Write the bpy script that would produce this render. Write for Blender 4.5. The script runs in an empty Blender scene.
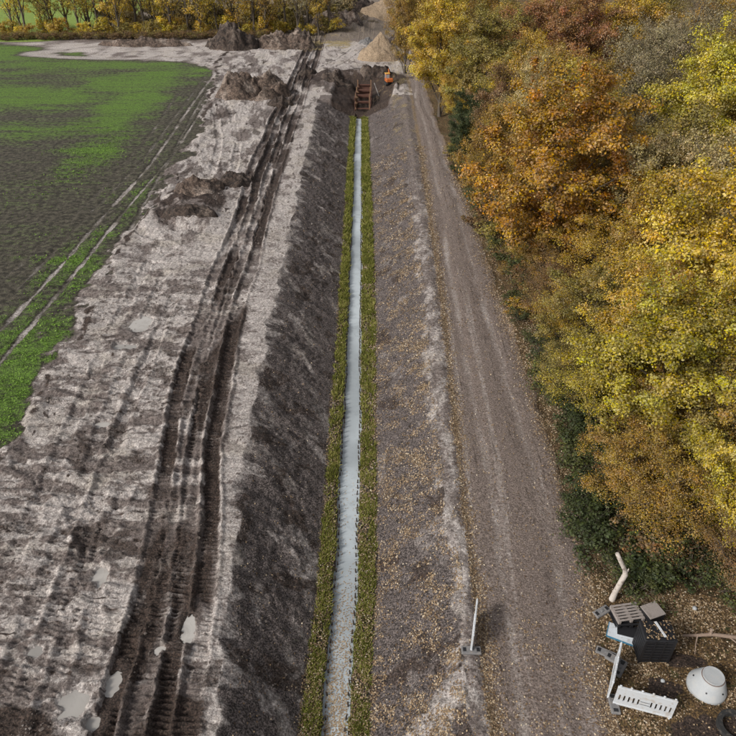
import bpy, bmesh, math, random
import numpy as np
from mathutils import Vector, Matrix, Quaternion

# ------------------------------------------------------------------ camera, sky, sun, exposure
scene = bpy.context.scene
COL = scene.collection
R = math.radians

cam_d = bpy.data.cameras.new('camera')
cam = bpy.data.objects.new('camera', cam_d)
COL.objects.link(cam)
cam.location = (0, 0, 22)
cam.rotation_euler = (R(90 - 34.42), 0, 0)
cam_d.sensor_width = 36
cam_d.sensor_fit = 'HORIZONTAL'
cam_d.lens = 36 * 680 / 736
cam_d.clip_start = 0.5
cam_d.clip_end = 6000
scene.camera = cam

SUN_EL, SUN_AZ = 36, -122          # azimuth measured from +Y, negative = to the left
world = bpy.data.worlds.new('World')
scene.world = world
world.use_nodes = True
wn, wl = world.node_tree.nodes, world.node_tree.links
sky = wn.new('ShaderNodeTexSky')
sky.sky_type = 'NISHITA'
sky.sun_disc = False
sky.sun_elevation = R(SUN_EL)
sky.sun_rotation = R(SUN_AZ)
sky.dust_density = 3.0
sky.air_density = 1.0
hs = wn.new('ShaderNodeHueSaturation')
hs.inputs['Saturation'].default_value = 0.22     # overcast: a grey-white sky
wl.new(sky.outputs[0], hs.inputs['Color'])
wl.new(hs.outputs[0], wn['Background'].inputs[0])
wn['Background'].inputs[1].default_value = 0.09

sun_d = bpy.data.lights.new('sun', 'SUN')
sun_d.energy = 1.5
sun_d.angle = R(11)
sun_d.color = (1.0, 0.95, 0.88)
sun = bpy.data.objects.new('sun', sun_d)
COL.objects.link(sun)
a, e = R(SUN_AZ), R(SUN_EL)
sv = Vector((math.sin(a) * math.cos(e), math.cos(a) * math.cos(e), math.sin(e)))
sun.rotation_euler = sv.to_track_quat('Z', 'Y').to_euler()
sun.location = sv * 100

scene.view_settings.view_transform = 'Standard'
scene.view_settings.look = 'None'
scene.view_settings.exposure = 0.76
scene.view_settings.gamma = 1.0

# ------------------------------------------------------------------ helpers
rng = np.random.default_rng(7)
random.seed(7)
_T = np.random.default_rng(3).random((256, 256))


def vn(x, y, seed=0):
    x = x + seed * 17.37
    y = y + seed * 9.71
    ix = np.floor(x).astype(np.int64)
    iy = np.floor(y).astype(np.int64)
    fx, fy = x - ix, y - iy
    fx = fx * fx * fx * (fx * (fx * 6 - 15) + 10)
    fy = fy * fy * fy * (fy * (fy * 6 - 15) + 10)
    a_ = _T[ix & 255, iy & 255]
    b_ = _T[(ix + 1) & 255, iy & 255]
    c_ = _T[ix & 255, (iy + 1) & 255]
    d_ = _T[(ix + 1) & 255, (iy + 1) & 255]
    return (a_ * (1 - fx) + b_ * fx) * (1 - fy) + (c_ * (1 - fx) + d_ * fx) * fy


def fbm(x, y, o=4, seed=0, gain=0.5):
    s, amp, tot = 0, 1.0, 0
    c, sn = math.cos(.6), math.sin(.6)
    for i in range(o):
        s = s + amp * vn(x, y, seed + i * 3)
        tot += amp
        amp *= gain
        x, y = (x * c - y * sn) * 2.03, (x * sn + y * c) * 2.03
    return s / tot


def ridged(x, y, o=3, seed=0):
    s, amp, tot = 0, 1.0, 0
    for i in range(o):
        s = s + amp * (1 - np.abs(2 * vn(x, y, seed + i * 5) - 1))
        tot += amp
        amp *= .5
        x, y = x * 2.1, y * 2.1
    return s / tot


def sst(a_, b_, x):
    t = np.clip((x - a_) / (b_ - a_), 0, 1)
    return t * t * (3 - 2 * t)


def poly_dist(x, y, pts):
    d = np.full(x.shape, 1e9)
    t_ = np.zeros(x.shape)
    acc = 0
    for (x0, y0), (x1, y1) in zip(pts[:-1], pts[1:]):
        dx, dy = x1 - x0, y1 - y0
        L = math.hypot(dx, dy)
        t = np.clip(((x - x0) * dx + (y - y0) * dy) / (L * L), 0, 1)
        q = np.hypot(x - x0 - t * dx, y - y0 - t * dy)
        m = q < d
        d = np.where(m, q, d)
        t_ = np.where(m, acc + t * L, t_)
        acc += L
    return d, t_


def tag(o, label=None, cat=None, group=None, kind=None):
    if label: o['label'] = label
    if cat: o['category'] = cat
    if group: o['group'] = group
    if kind: o['kind'] = kind
    return o


def nth(k):
    w = ['first', 'second', 'third', 'fourth', 'fifth', 'sixth', 'seventh', 'eighth', 'ninth', 'tenth']
    if k < 10: return w[k]
    k += 1
    return '%d%s' % (k, 'th' if 10 < k % 100 < 20 else {1: 'st', 2: 'nd', 3: 'rd'}.get(k % 10, 'th'))


def link(o, parent=None):
    COL.objects.link(o)
    if parent is not None:
        o.parent = parent
    return o


def empty(name, loc, rz=0.0):
    o = bpy.data.objects.new(name, None)
    o.empty_display_size = .2
    o.location = loc
    o.rotation_euler = (0, 0, rz)
    return link(o)


def np_mesh(name, V, Fq, mat, smooth=True):
    """V (n,3), Fq (m,k) equal-sided faces"""
    me = bpy.data.meshes.new(name)
    n, m, k = len(V), len(Fq), Fq.shape[1]
    me.vertices.add(n)
    me.vertices.foreach_set('co', np.ascontiguousarray(V, dtype=np.float32).ravel())
    me.loops.add(m * k)
    me.loops.foreach_set('vertex_index', np.ascontiguousarray(Fq, dtype=np.int32).ravel())
    me.polygons.add(m)
    me.polygons.foreach_set('loop_start', np.arange(m, dtype=np.int32) * k)
    me.polygons.foreach_set('loop_total', np.full(m, k, dtype=np.int32))
    if smooth:
        me.polygons.foreach_set('use_smooth', np.ones(m, dtype=bool))
    me.update(calc_edges=True)
    if mat: me.materials.append(mat)
    return me


def mesh_obj(name, V, Fq, mat, parent=None, smooth=True):
    return link(bpy.data.objects.new(name, np_mesh(name, V, Fq, mat, smooth)), parent)


def bm_obj(name, bm, mat, parent=None, smooth=False):
    me = bpy.data.meshes.new(name)
    bm.normal_update()
    bm.to_mesh(me)
    bm.free()
    me.materials.append(mat)
    if smooth:
        for p in me.polygons: p.use_smooth = True
    return link(bpy.data.objects.new(name, me), parent)


def box(bm, c, s, rot=None, bevel=0.0):
    ret = bmesh.ops.create_cube(bm, size=1)
    vs = ret['verts']
    bmesh.ops.scale(bm, vec=s, verts=vs)
    if bevel:
        es = list({ed for v in vs for ed in v.link_edges})
        r2 = bmesh.ops.bevel(bm, geom=es, offset=bevel, segments=1, affect='EDGES')
        vs = list({v for f in r2['faces'] for v in f.verts} | {v for v in vs if v.is_valid})
    if rot is not None:
        bmesh.ops.rotate(bm, cent=(0, 0, 0), matrix=rot, verts=vs)
    bmesh.ops.translate(bm, vec=c, verts=vs)
    return vs


def box_obj(name, c, s, mat, parent=None, rot=None, bevel=0.0):
    bm = bmesh.new()
    box(bm, c, s, rot, bevel)
    return bm_obj(name, bm, mat, parent)


def tube_arrays(pts, rads, sides=6, cap=True):
    """verts, quads for a tube along points"""
    pts = np.asarray(pts, float)
    n = len(pts)
    V, Fq = [], []
    tang = np.gradient(pts, axis=0)
    tang /= np.linalg.norm(tang, axis=1)[:, None] + 1e-9
    ref = np.array([0.31, .87, .1])
    for i in range(n):
        t = tang[i]
        u = np.cross(t, ref); u /= np.linalg.norm(u) + 1e-9
        w = np.cross(t, u)
        for k in range(sides):
            an = 2 * math.pi * k / sides
            V.append(pts[i] + rads[i] * (math.cos(an) * u + math.sin(an) * w))
    for i in range(n - 1):
        for k in range(sides):
            k2 = (k + 1) % sides
            Fq.append((i * sides + k, i * sides + k2, (i + 1) * sides + k2, (i + 1) * sides + k))
    if cap:
        for i in (0, n - 1):
            c = len(V)
            V.append(pts[i])
            b = i * sides
            for k in range(0, sides, 2):
                Fq.append((b + k, b + (k + 1) % sides, b + (k + 2) % sides, c))
    return V, Fq


class Tubes:
    def __init__(s): s.V, s.F = [], []

    def add(s, pts, rads, sides=6, cap=True):
        v, f = tube_arrays(pts, rads, sides, cap)
        o = len(s.V)
        s.V += list(v)
        s.F += [tuple(i + o for i in q) for q in f]

    def mesh(s, name, mat): return np_mesh(name, np.array(s.V), np.array(s.F), mat)


# ------------------------------------------------------------------ materials
def new_mat(name):
    m = bpy.data.materials.new(name)
    m.use_nodes = True
    nt = m.node_tree
    return m, nt, nt.nodes['Principled BSDF']


def nd(nt, t, **kw):
    n = nt.nodes.new(t)
    for k, v in kw.items(): setattr(n, k, v)
    return n


def mathn(nt, op, a_, b_=None, c_=None, clamp=False):
    n = nd(nt, 'ShaderNodeMath', operation=op)
    n.use_clamp = clamp
    for i, v in enumerate((a_, b_, c_)):
        if v is None: continue
        if isinstance(v, (int, float)): n.inputs[i].default_value = v
        else: nt.links.new(v, n.inputs[i])
    return n.outputs[0]


def mixc(nt, f, a_, b_, mode='MIX'):
    n = nd(nt, 'ShaderNodeMix', data_type='RGBA', blend_type=mode)
    for s, v in ((n.inputs[0], f), (n.inputs[6], a_), (n.inputs[7], b_)):
        if isinstance(v, (int, float)): s.default_value = v
        elif isinstance(v, tuple): s.default_value = (*v, 1) if len(v) == 3 else v
        else: nt.links.new(v, s)
    return n.outputs[2]


def noise(nt, vec, scale, detail=3, rough=.55, dist=0.0):
    n = nd(nt, 'ShaderNodeTexNoise')
    n.inputs['Scale'].default_value = scale
    n.inputs['Detail'].default_value = detail
    n.inputs['Roughness'].default_value = rough
    n.inputs['Distortion'].default_value = dist
    if vec is not None: nt.links.new(vec, n.inputs['Vector'])
    return n.outputs[0]


def bump(nt, h, strength, dist, bs, prev=None):
    b = nd(nt, 'ShaderNodeBump')
    b.inputs['Strength'].default_value = strength
    b.inputs['Distance'].default_value = dist
    nt.links.new(h, b.inputs['Height'])
    if prev is not None: nt.links.new(prev, b.inputs['Normal'])
    if bs is not None: nt.links.new(b.outputs[0], bs.inputs['Normal'])
    return b.outputs[0]


def plain(name, c, rough=.6, var=.25, scale=6.0, metal=0.0, bumps=0.15, dirt=None, dirt_amt=.5, bd=.02):
    m, nt, bs = new_mat(name)
    tc = nd(nt, 'ShaderNodeTexCoord')
    n1 = noise(nt, tc.outputs['Object'], scale, 4)
    n2 = noise(nt, tc.outputs['Object'], scale * 6, 3)
    v = mathn(nt, 'ADD', mathn(nt, 'MULTIPLY', n1, var * 2), 1 - var)
    v = mathn(nt, 'MULTIPLY', v, mathn(nt, 'ADD', mathn(nt, 'MULTIPLY', n2, var), 1 - var * .5))
    col = mixc(nt, 1.0, c, v, 'MULTIPLY')
    if dirt:
        f = mathn(nt, 'MULTIPLY', nt_smooth(nt, n1, .5, .68), dirt_amt)
        col = mixc(nt, f, col, dirt)
    nt.links.new(col, bs.inputs['Base Color'])
    bs.inputs['Roughness'].default_value = rough
    bs.inputs['Metallic'].default_value = metal
    bump(nt, n2, bumps, bd, bs)
    return m


def nt_smooth(nt, v, lo, hi):
    n = nd(nt, 'ShaderNodeMapRange', interpolation_type='SMOOTHSTEP')
    nt.links.new(v, n.inputs[0])
    n.inputs[1].default_value = lo
    n.inputs[2].default_value = hi
    return n.outputs[0]


def soil_material():
    m, nt, bs = new_mat('soil')
    geo = nd(nt, 'ShaderNodeNewGeometry')
    P = geo.outputs['Position']

    def attr(n):
        at = nd(nt, 'ShaderNodeAttribute', attribute_name=n)
        sp = nd(nt, 'ShaderNodeSeparateColor')
        nt.links.new(at.outputs['Color'], sp.inputs[0])
        return sp.outputs[0], sp.outputs[1], sp.outputs[2], at.outputs['Alpha']
    dark, pale, crop, litter = attr('m1')
    grav, bank, forest, wet = attr('m2')
    yell, lime, fsoil, tread = attr('m3')
    big = noise(nt, P, .35, 4)
    n1 = noise(nt, P, 2.2, 5, .62)
    n2 = noise(nt, P, 7.0, 5, .65)
    n3 = noise(nt, P, 15.0, 5, .68)
    n4 = noise(nt, P, 40.0, 3, .65)
    mp = nd(nt, 'ShaderNodeMapping')
    mp.inputs['Scale'].default_value = (2.0, 7.0, 1)
    nt.links.new(P, mp.inputs[0])
    nrow = noise(nt, mp.outputs[0], 1.6, 4, .7)

    def fac(mask, n, k, lo=.38, hi=.62):
        s = mathn(nt, 'MULTIPLY_ADD', mathn(nt, 'SUBTRACT', n, .5), k, mask)
        return nt_smooth(nt, s, lo, hi)
    c = mixc(nt, nt_smooth(nt, n2, .35, .65), (.125, .098, .088), (.240, .200, .180))
    c = mixc(nt, fac(bank, n2, .5), c, mixc(nt, nt_smooth(nt, n3, .38, .62), (.050, .040, .037), (.185, .153, .142)))
    gcol = mixc(nt, nt_smooth(nt, n3, .36, .64), (.135, .102, .086), (.285, .228, .198))
    gcol = mixc(nt, mathn(nt, 'MULTIPLY', nt_smooth(nt, n4, .60, .72), .35), gcol, (.40, .33, .27))
    c = mixc(nt, fac(grav, n2, .35), c, gcol)
    fcol = mixc(nt, nt_smooth(nt, n3, .36, .62), (.045, .030, .018), (.17, .105, .042))
    fcol = mixc(nt, mathn(nt, 'MULTIPLY', nt_smooth(nt, n1, .52, .68), .65), fcol, (.035, .055, .018))
    c = mixc(nt, fac(forest, n2, .5), c, fcol)
    scol = mixc(nt, nt_smooth(nt, n1, .38, .62), (.036, .031, .021), (.105, .091, .066))
    c = mixc(nt, fac(fsoil, n2, .4), c, scol)
    pcol = mixc(nt, nt_smooth(nt, n2, .35, .66), (.37, .322, .296), (.59, .535, .500))
    pcol = mixc(nt, mathn(nt, 'MULTIPLY', nt_smooth(nt, big, .48, .66), .45), pcol, (.40, .345, .28))
    c = mixc(nt, fac(pale, n2, .5, .26, .74), c, pcol)
    dcol = mixc(nt, nt_smooth(nt, n3, .36, .66), (.024, .015, .011), (.086, .058, .045))
    c = mixc(nt, fac(dark, n2, .65, .36, .66), c, dcol)
    ccol = mixc(nt, nt_smooth(nt, n3, .4, .62), (.075, .135, .020), (.150, .265, .034))
    cf = mathn(nt, 'MULTIPLY_ADD', mathn(nt, 'SUBTRACT', nrow, .5), .9, crop)
    cf = mathn(nt, 'MULTIPLY_ADD', mathn(nt, 'SUBTRACT', n3, .5), .7, cf)
    mp2 = nd(nt, 'ShaderNodeMapping')
    mp2.inputs['Scale'].default_value = (.05, 1.0, 1)
    nt.links.new(P, mp2.inputs[0])
    nrow2 = noise(nt, mp2.outputs[0], 1.0, 3, .7)
    cf = mathn(nt, 'MULTIPLY_ADD', mathn(nt, 'SUBTRACT', nrow2, .5), .9, cf)
    cf = mathn(nt, 'MULTIPLY_ADD', mathn(nt, 'SUBTRACT', n1, .5), 1.1, cf)
    c = mixc(nt, nt_smooth(nt, cf, .34, .92), c, ccol)
    c = mixc(nt, fac(yell, n2, .8), c, mixc(nt, nt_smooth(nt, n3, .4, .6), (.22, .165, .07), (.42, .33, .15)))
    c = mixc(nt, fac(lime, n2, .4), c, mixc(nt, n2, (.17, .25, .045), (.26, .34, .07)))
    lcol = mixc(nt, nt_smooth(nt, n3, .4, .6), (.17, .105, .052), (.33, .235, .125))
    lf = mathn(nt, 'MULTIPLY_ADD', mathn(nt, 'SUBTRACT', n3, .5), 1.9, mathn(nt, 'SUBTRACT', litter, .0))
    c = mixc(nt, mathn(nt, 'MULTIPLY', nt_smooth(nt, lf, .62, .95), .75), c, lcol)
    vv = mathn(nt, 'MULTIPLY', mathn(nt, 'MULTIPLY_ADD', nt_smooth(nt, n4, .36, .64), .52, .74), mathn(nt, 'MULTIPLY_ADD', nt_smooth(nt, n3, .36, .64), .60, .70))
    n5 = noise(nt, P, 3.6, 6, .72)
    vv = mathn(nt, 'MULTIPLY', vv, mathn(nt, 'MULTIPLY_ADD', nt_smooth(nt, n5, .36, .64), .40, .80))
    vg = mathn(nt, 'MULTIPLY', grav, .5)
    vv = mathn(nt, 'ADD', mathn(nt, 'MULTIPLY', vv, mathn(nt, 'SUBTRACT', 1.0, vg)), vg)
    c = mixc(nt, 1.0, c, vv, 'MULTIPLY')
    nt.links.new(c, bs.inputs['Base Color'])
    r = mathn(nt, 'MULTIPLY_ADD', wet, -.45, .95, clamp=True)
    nt.links.new(r, bs.inputs['Roughness'])
    bs.inputs['Specular IOR Level'].default_value = .35
    b1 = bump(nt, n2, .7, .14, None)
    b2 = bump(nt, n3, .9, .09, None, b1)
    b3 = bump(nt, n4, .6, .035, bs, b2)
    return m


SOIL = soil_material()


def water_material(name, c, rough=.04, milky=1.0):
    m, nt, bs = new_mat(name)
    geo = nd(nt, 'ShaderNodeNewGeometry')
    P = geo.outputs['Position']
    n1 = noise(nt, P, .16, 3)
    n2 = noise(nt, P, 5.0, 2)
    n3 = noise(nt, P, 1.1, 6, .68, .8)
    col = mixc(nt, nt_smooth(nt, n1, .38, .62), tuple(k * .66 for k in c), c)
    col = mixc(nt, mathn(nt, 'MULTIPLY', nt_smooth(nt, n3, .46, .68), .45), col, tuple(k * .52 for k in c))
    nt.links.new(col, bs.inputs['Base Color'])
    bs.inputs['Roughness'].default_value = rough
    bs.inputs['IOR'].default_value = 1.33
    bs.inputs['Specular IOR Level'].default_value = .5
    bump(nt, n2, .03, .02, bs)
    return m


def leaf_material(name, trans=.30):
    """Object colour times per-leaf tint; red channel value, green channel hue shift"""
    m, nt, bs = new_mat(name)
    oi = nd(nt, 'ShaderNodeObjectInfo')
    at = nd(nt, 'ShaderNodeAttribute', attribute_name='tint')
    sp = nd(nt, 'ShaderNodeSeparateColor')
    nt.links.new(at.outputs['Color'], sp.inputs[0])
    hsv = nd(nt, 'ShaderNodeHueSaturation')
    nt.links.new(oi.outputs['Color'], hsv.inputs['Color'])
    nt.links.new(mathn(nt, 'MULTIPLY_ADD', sp.outputs[1], .05, .478), hsv.inputs['Hue'])
    nt.links.new(mathn(nt, 'MULTIPLY_ADD', sp.outputs[0], 1.35, .32), hsv.inputs['Value'])
    nt.links.new(mathn(nt, 'MULTIPLY_ADD', sp.outputs[2], .45, .72), hsv.inputs['Saturation'])
    nt.links.new(hsv.outputs[0], bs.inputs['Base Color'])
    bs.inputs['Roughness'].default_value = .6
    bs.inputs['Specular IOR Level'].default_value = .25
    tr = nd(nt, 'ShaderNodeBsdfTranslucent')
    nt.links.new(hsv.outputs[0], tr.inputs[0])
    mx = nd(nt, 'ShaderNodeMixShader')
    mx.inputs[0].default_value = trans
    out = nt.nodes['Material Output']
    nt.links.new(bs.outputs[0], mx.inputs[1])
    nt.links.new(tr.outputs[0], mx.inputs[2])
    nt.links.new(mx.outputs[0], out.inputs[0])
    return m


def tinted_material(name, stops, rough=.8):
    """colour picked per leaf from a ramp of real leaf colours"""
    m, nt, bs = new_mat(name)
    at = nd(nt, 'ShaderNodeAttribute', attribute_name='tint')
    sp = nd(nt, 'ShaderNodeSeparateColor')
    nt.links.new(at.outputs['Color'], sp.inputs[0])
    rp = nd(nt, 'ShaderNodeValToRGB')
    el = rp.color_ramp.elements
    while len(el) < len(stops): el.new(.5)
    for q, (p, c) in zip(el, stops):
        q.position = p
        q.color = (*c, 1)
    nt.links.new(sp.outputs[0], rp.inputs[0])
    nt.links.new(rp.outputs[0], bs.inputs['Base Color'])
    bs.inputs['Roughness'].default_value = rough
    bs.inputs['Specular IOR Level'].default_value = .2
    return m


M_LEAF = leaf_material('leaves')
M_BARK = plain('bark', (.085, .068, .052), .9, .4, 3.0, bumps=.6)
M_BIRCH = plain('birch_bark', (.48, .43, .38), .8, .3, 5.0, bumps=.4, dirt=(.14, .10, .08), dirt_amt=.75)
M_LITTER = tinted_material('fallen_leaves', [(0, (.085, .052, .033)), (.3, (.19, .125, .070)), (.6, (.30, .21, .125)),
                                             (.85, (.42, .325, .215)), (1, (.52, .45, .35))])
M_GRASS = tinted_material('grass_blades', [(0, (.075, .085, .016)), (.5, (.185, .195, .036)), (1, (.38, .33, .12))])
M_CROP = tinted_material('seedlings', [(0, (.07, .13, .018)), (.6, (.13, .24, .030)), (1, (.21, .33, .06))])
M_WATER = water_material('ditch_water', (.48, .525, .55))
M_PUDDLE = water_material('puddle_water', (.43, .405, .375), .05)

# ------------------------------------------------------------------ terrain
I = np.interp


def Lt(y): return I(y, [5, 11.3, 16, 21.7, 34, 40, 58.7, 96], [-4.7, -4.95, -5.4, -5.8, -6.2, -6.3, -6.5, -6.75])
def Lb(y): return I(y, [5, 12, 20, 40, 64, 95], [-2.6, -2.36, -2.08, -2.05, -2.15, -2.3])
def WL(y): return I(y, [5, 12.4, 18, 32, 64, 95], [-1.8, -1.62, -1.47, -1.41, -1.55, -1.75])
def WR(y): return I(y, [5, 12.4, 18, 32, 64, 95], [-1.0, -.74, -.5, -.41, -.59, -.82])
def Rb(y): return I(y, [5, 12.3, 20, 40, 64, 95], [-.3, -.03, .35, .48, .3, -.13])
def Rt(y): return I(y, [5, 12.8, 18, 21.7, 40, 58, 90, 100], [3.2, 3.4, 3.5, 3.45, 3.8, 3.95, 4.1, 4.2])
def RoL(y): return I(y, [5, 12.5, 18, 25, 40, 70, 99, 130], [4.0, 4.1, 4.2, 4.5, 5.1, 5.8, 6.2, 6.3])
def RoR(y): return I(y, [5, 12.5, 18, 25, 33, 48, 61, 86, 130], [7.9, 8.2, 8.8, 9.1, 9.0, 8.9, 8.7, 8.4, 8.2])
def Fx(y): return I(y, [0, 25, 30, 35.7, 44.7, 53, 58.7, 70, 86, 112, 122], [-17.8, -17.9, -17.7, -18.8, -19.4, -20, -19.6, -19.2, -20.6, -23.6, -26])
def Fy(x): return I(x, [-90, -70, -57, -46, -30, -26, -23], [142, 141, 134, 126.8, 122.5, 119, 112])
def RuL(y): return I(y, [5, 11.3, 16.4, 26.6, 44.7, 67, 102], [-8.4, -8.6, -9.1, -10.25, -11.1, -11.7, -11.8])
def RuR(y): return I(y, [5, 11.3, 16.4, 25, 40, 64, 102], [-5.0, -5.3, -5.95, -7.1, -7.9, -8.4, -8.25])


PUD = [(-9.86, 12.4, .50, .62), (-8.75, 13.1, .30, .50), (-6.62, 15.2, .27, .70), (-14.4, 37.0, .75, 1.05),
       (-14.7, 34.5, .70, .38), (-13.6, 27.1, .55, .30), (-7.45, 14.4, .22, .20), (-8.95, 11.75, .28, .28),
       (-11.9, 14.3, .3, .25), (-10.6, 17.6, .32, .5)]
PZ = [-.10] * len(PUD)
ENDY = 95.0
FTR = [[(-24.9, 112), (-24.3, 96), (-23.3, 70), (-23.9, 54), (-24.2, 41)], [(-23.8, 112), (-23.3, 96), (-22.1, 68.5), (-22.5, 54), (-22.6, 41.6), (-22.9, 36), (-23.5, 28)],
       [(-21.9, 112), (-21.5, 96), (-20.6, 72), (-21.0, 56), (-21.1, 44), (-21.2, 36), (-21.6, 28)],
       [(-26.5, 100), (-25.0, 80), (-24.8, 60), (-25.6, 45), (-27, 36)],
       [(-22.8, 100), (-21.6, 84), (-20.3, 66), (-19.4, 52), (-18.6, 50), (-16.5, 51.5), (-14, 51.0)]]
MTR = [[(-19.4, 54.5), (-18.4, 51.5), (-16.8, 50.2), (-15.0, 49.8), (-13.2, 50.3)],
       [(-18.2, 56.5), (-17.0, 53.6), (-15.6, 52.2), (-13.6, 51.8)],
       [(-13.2, 66), (-14.4, 76), (-17, 88), (-21, 102), (-25, 114), (-34, 124)],
       [(-15.3, 66), (-16.4, 76), (-19, 88), (-23, 102), (-27, 114), (-36, 122)],
       [(-12.2, 11), (-12.6, 16), (-13.2, 24), (-14.0, 33), (-14.6, 44)],
       [(-14.1, 12), (-14.4, 18), (-15.0, 26), (-15.9, 36), (-16.2, 46)],
       [(-9.6, 12), (-10.2, 15.5), (-11.5, 19), (-13.5, 22), (-16.5, 24)],
       [(-10.4, 10.5), (-10.9, 15), (-12.0, 22), (-12.9, 32), (-13.2, 45)],
       [(-11.6, 10.5), (-11.6, 14), (-11.9, 19), (-12.6, 27), (-12.9, 36)],
       [(-13.1, 10.5), (-12.0, 13.5), (-11.2, 17), (-11.0, 22)],
       [(-3, 122), (-12, 116), (-22, 116), (-34, 124)],
       [(-2, 118), (-11, 112), (-20, 112)],
       [(-9.5, 100), (-7.5, 112), (-3, 124), (0.5, 140), (1, 165)],
       [(-11.5, 100), (-9.5, 113), (-5, 125), (-1.5, 140), (-1, 165)]]


def terrain(x, y, masks=True):
    yy = np.maximum(y, 5)
    dist = np.hypot(x, y)
    wob = (fbm(x * .5, y * .5, 3, 11) - .5)
    lt = Lt(yy) + wob * .7 + (vn(y * .9, x * 0 + 3., 4) - .5) * .35
    lb = Lb(yy) + wob * .12 + (vn(y * .7, x * 0 + 8, 23) - .5) * .16
    rb = Rb(yy) + wob * .12 + (vn(y * .6, x * 0 + 4, 24) - .5) * .16
    wlx = WL(yy) + (vn(y * .5, x * 0, 21) - .5) * .12
    wrx = WR(yy) + (vn(y * .5, x * 0 + 5, 22) - .5) * .12
    rt = Rt(yy) + wob * .5
    rol, ror = RoL(yy), RoR(yy) + wob * .5
    fx = Fx(yy) + (fbm(x * .25, y * .25, 4, 31) - .5) * 3.0
    fy = Fy(x) + (fbm(x * .15, y * .15, 3, 32) - .5) * 4
    rag = (fbm(x * 1.1, y * .8, 4, 33, .6) - .5) * 2.6
    in_field = sst(-.6, .6, fx + rag - x) * sst(-1.6, 1.6, fy + rag * 1.6 - y)
    far = sst(140, 146, y - 0.02 * x + np.where(x < -60, 0, 0))
    trench = sst(ENDY - 2, ENDY + 2, y)
    # ---- muddy working strip
    mudzone = (1 - in_field) * (x < rt)
    nearf = 1 / (1 + (dist / 60.) ** 2)
    h_mud = (fbm(x * .28, y * .28, 3, 41) - .5) * .22
    aniso = fbm(x * .55 + y * .12, y * 1.7, 4, 42)
    wfar = sst(28, 62, y)
    h_mud += (aniso - .5) * .17 * (1 - .6 * wfar) + wfar * (fbm(x * .9, y * .3, 4, 46) - .5) * .22
    rdg = ridged(x * .6, y * 1.35 + x * .2, 3, 43)
    h_mud += (rdg - .5) * .16 * (1 - wfar)
    h_mud += (fbm(x * 1.4, y * 4.2, 4, 44, .6) - .5) * .26
    h_mud += (fbm(x * 7, y * 9, 2, 45) - .5) * .07
    strip = sst(-1.5, .3, x - RuR(yy)) * (x < rt)          # smooth pale strip along the ditch
    h_mud *= 1 - .55 * strip
    # ---- crawler ruts
    rul, rur = RuL(yy), RuR(yy)
    wdt = rur - rul
    sway = (vn(y * .06, x * 0 + 1.5, 51) - .5) * .5
    dark = np.zeros_like(x)
    tread = np.zeros_like(x)
    for k, (u, hw, dep) in enumerate([(.09, .34, .20), (.34, .36, .17), (.58, .33, .13), (.83, .36, .12)]):
        xc = rul + wdt * u + sway + (vn(y * .15, x * 0 + k * 7, 52) - .5) * .35
        d = np.abs(x - xc) + (fbm(x * 1.8, y * 1.8, 3, 53 + k) - .5) * .22
        on = sst(hw + .06, hw - .05, d) * mudzone
        lenm = .5 + .5 * sst(.34, .58, fbm(y * .09 + k * 5, x * 0 + k, 3, 54))
        on = on * lenm
        h_mud += -dep * on + .12 * np.exp(-((d - hw - .12) / .085) ** 2) * mudzone * lenm
        rib = np.abs(((y + .12 * np.abs(x - xc) + .05 * vn(x * 2, y * 2, 5)) / .21) % 1 - .5) * 2
        h_mud += on * (sst(.2, .8, rib) - .5) * .13 * nearf
        patch = sst(.30, .60, fbm(x * .35 + k * 3, y * .16, 4, 56 + k))
        dark = np.maximum(dark, on * (.42 + .62 * patch) * [1., 1., .78, .78][k] * (1 - .35 * rib * nearf))
        tread = np.maximum(tread, on)
    ribs = np.abs(((y + .25 * vn(x * .8, y * .4, 5)) / .20) % 1 - .5) * 2
    inr = sst(-.3, .4, x - rul) * sst(.4, -.3, x - rur) * mudzone
    ladder = sst(.55, .8, vn(x * .5, y * .42, 57)) * sst(45, 75, y) * sst(112, 100, y) * inr
    dark = np.maximum(dark, ladder * .8)
    h_mud += inr * (1 - tread) * sst(19, 14, y) * (ribs - .5) * .07
    nearblk = sst(.36, .62, fbm(x * .4, y * .33, 4, 58)) * inr * sst(26, 14, y)
    dark = np.maximum(dark, nearblk * (.95 - .3 * ribs))
    band = inr * np.clip(.12 + 1.5 * (fbm(x * .7, y * .22, 5, 259, .62) - .36), 0, .92)
    dark = np.maximum(dark, band)
    # ---- other wheel tracks over the mud
    pale_t = np.zeros_like(x)
    for k, pts in enumerate(MTR):
        d, t = poly_dist(x, y, pts)
        d = d + (fbm(x * 1.5, y * 1.5, 2, 60 + k) - .5) * .3
        on = sst(.36, .24, d) * mudzone * sst(.22, .4, vn(t * .2, t * 0 + k, 61))
        chev = np.abs(((t + .5 * d) / .23) % 1 - .5) * 2
        h_mud += -.07 * on + .035 * np.exp(-((d - .46) / .09) ** 2) * mudzone + on * (chev - .5) * .11 * nearf
        pale_t = np.maximum(pale_t, on * .5)
    # ---- churned ridge in the middle and the spoil around the pit
    d_mid = np.hypot((x + 15.6) / 4.2, (y - 57.5) / 7.5)
    mid = sst(1.15, .35, d_mid) * mudzone
    h_mud += mid * (ridged(x * .28, y * .36, 3, 71) * 1.0 - .25)
    d_rim = np.hypot((x + 2.5) / 10.5, (y - 108) / 8.5)
    rim = sst(1.1, .5, d_rim + (fbm(x * .3, y * .3, 3, 290) - .5) * .5) * sst(-13, -9, x)
    h_mud += rim * (ridged(x * .3, y * .22, 3, 72) * 1.5 - .5)
    d_far = np.hypot((x + 6) / 10, (y - 165) / 18)
    farp = sst(1.1, .6, d_far)
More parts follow.
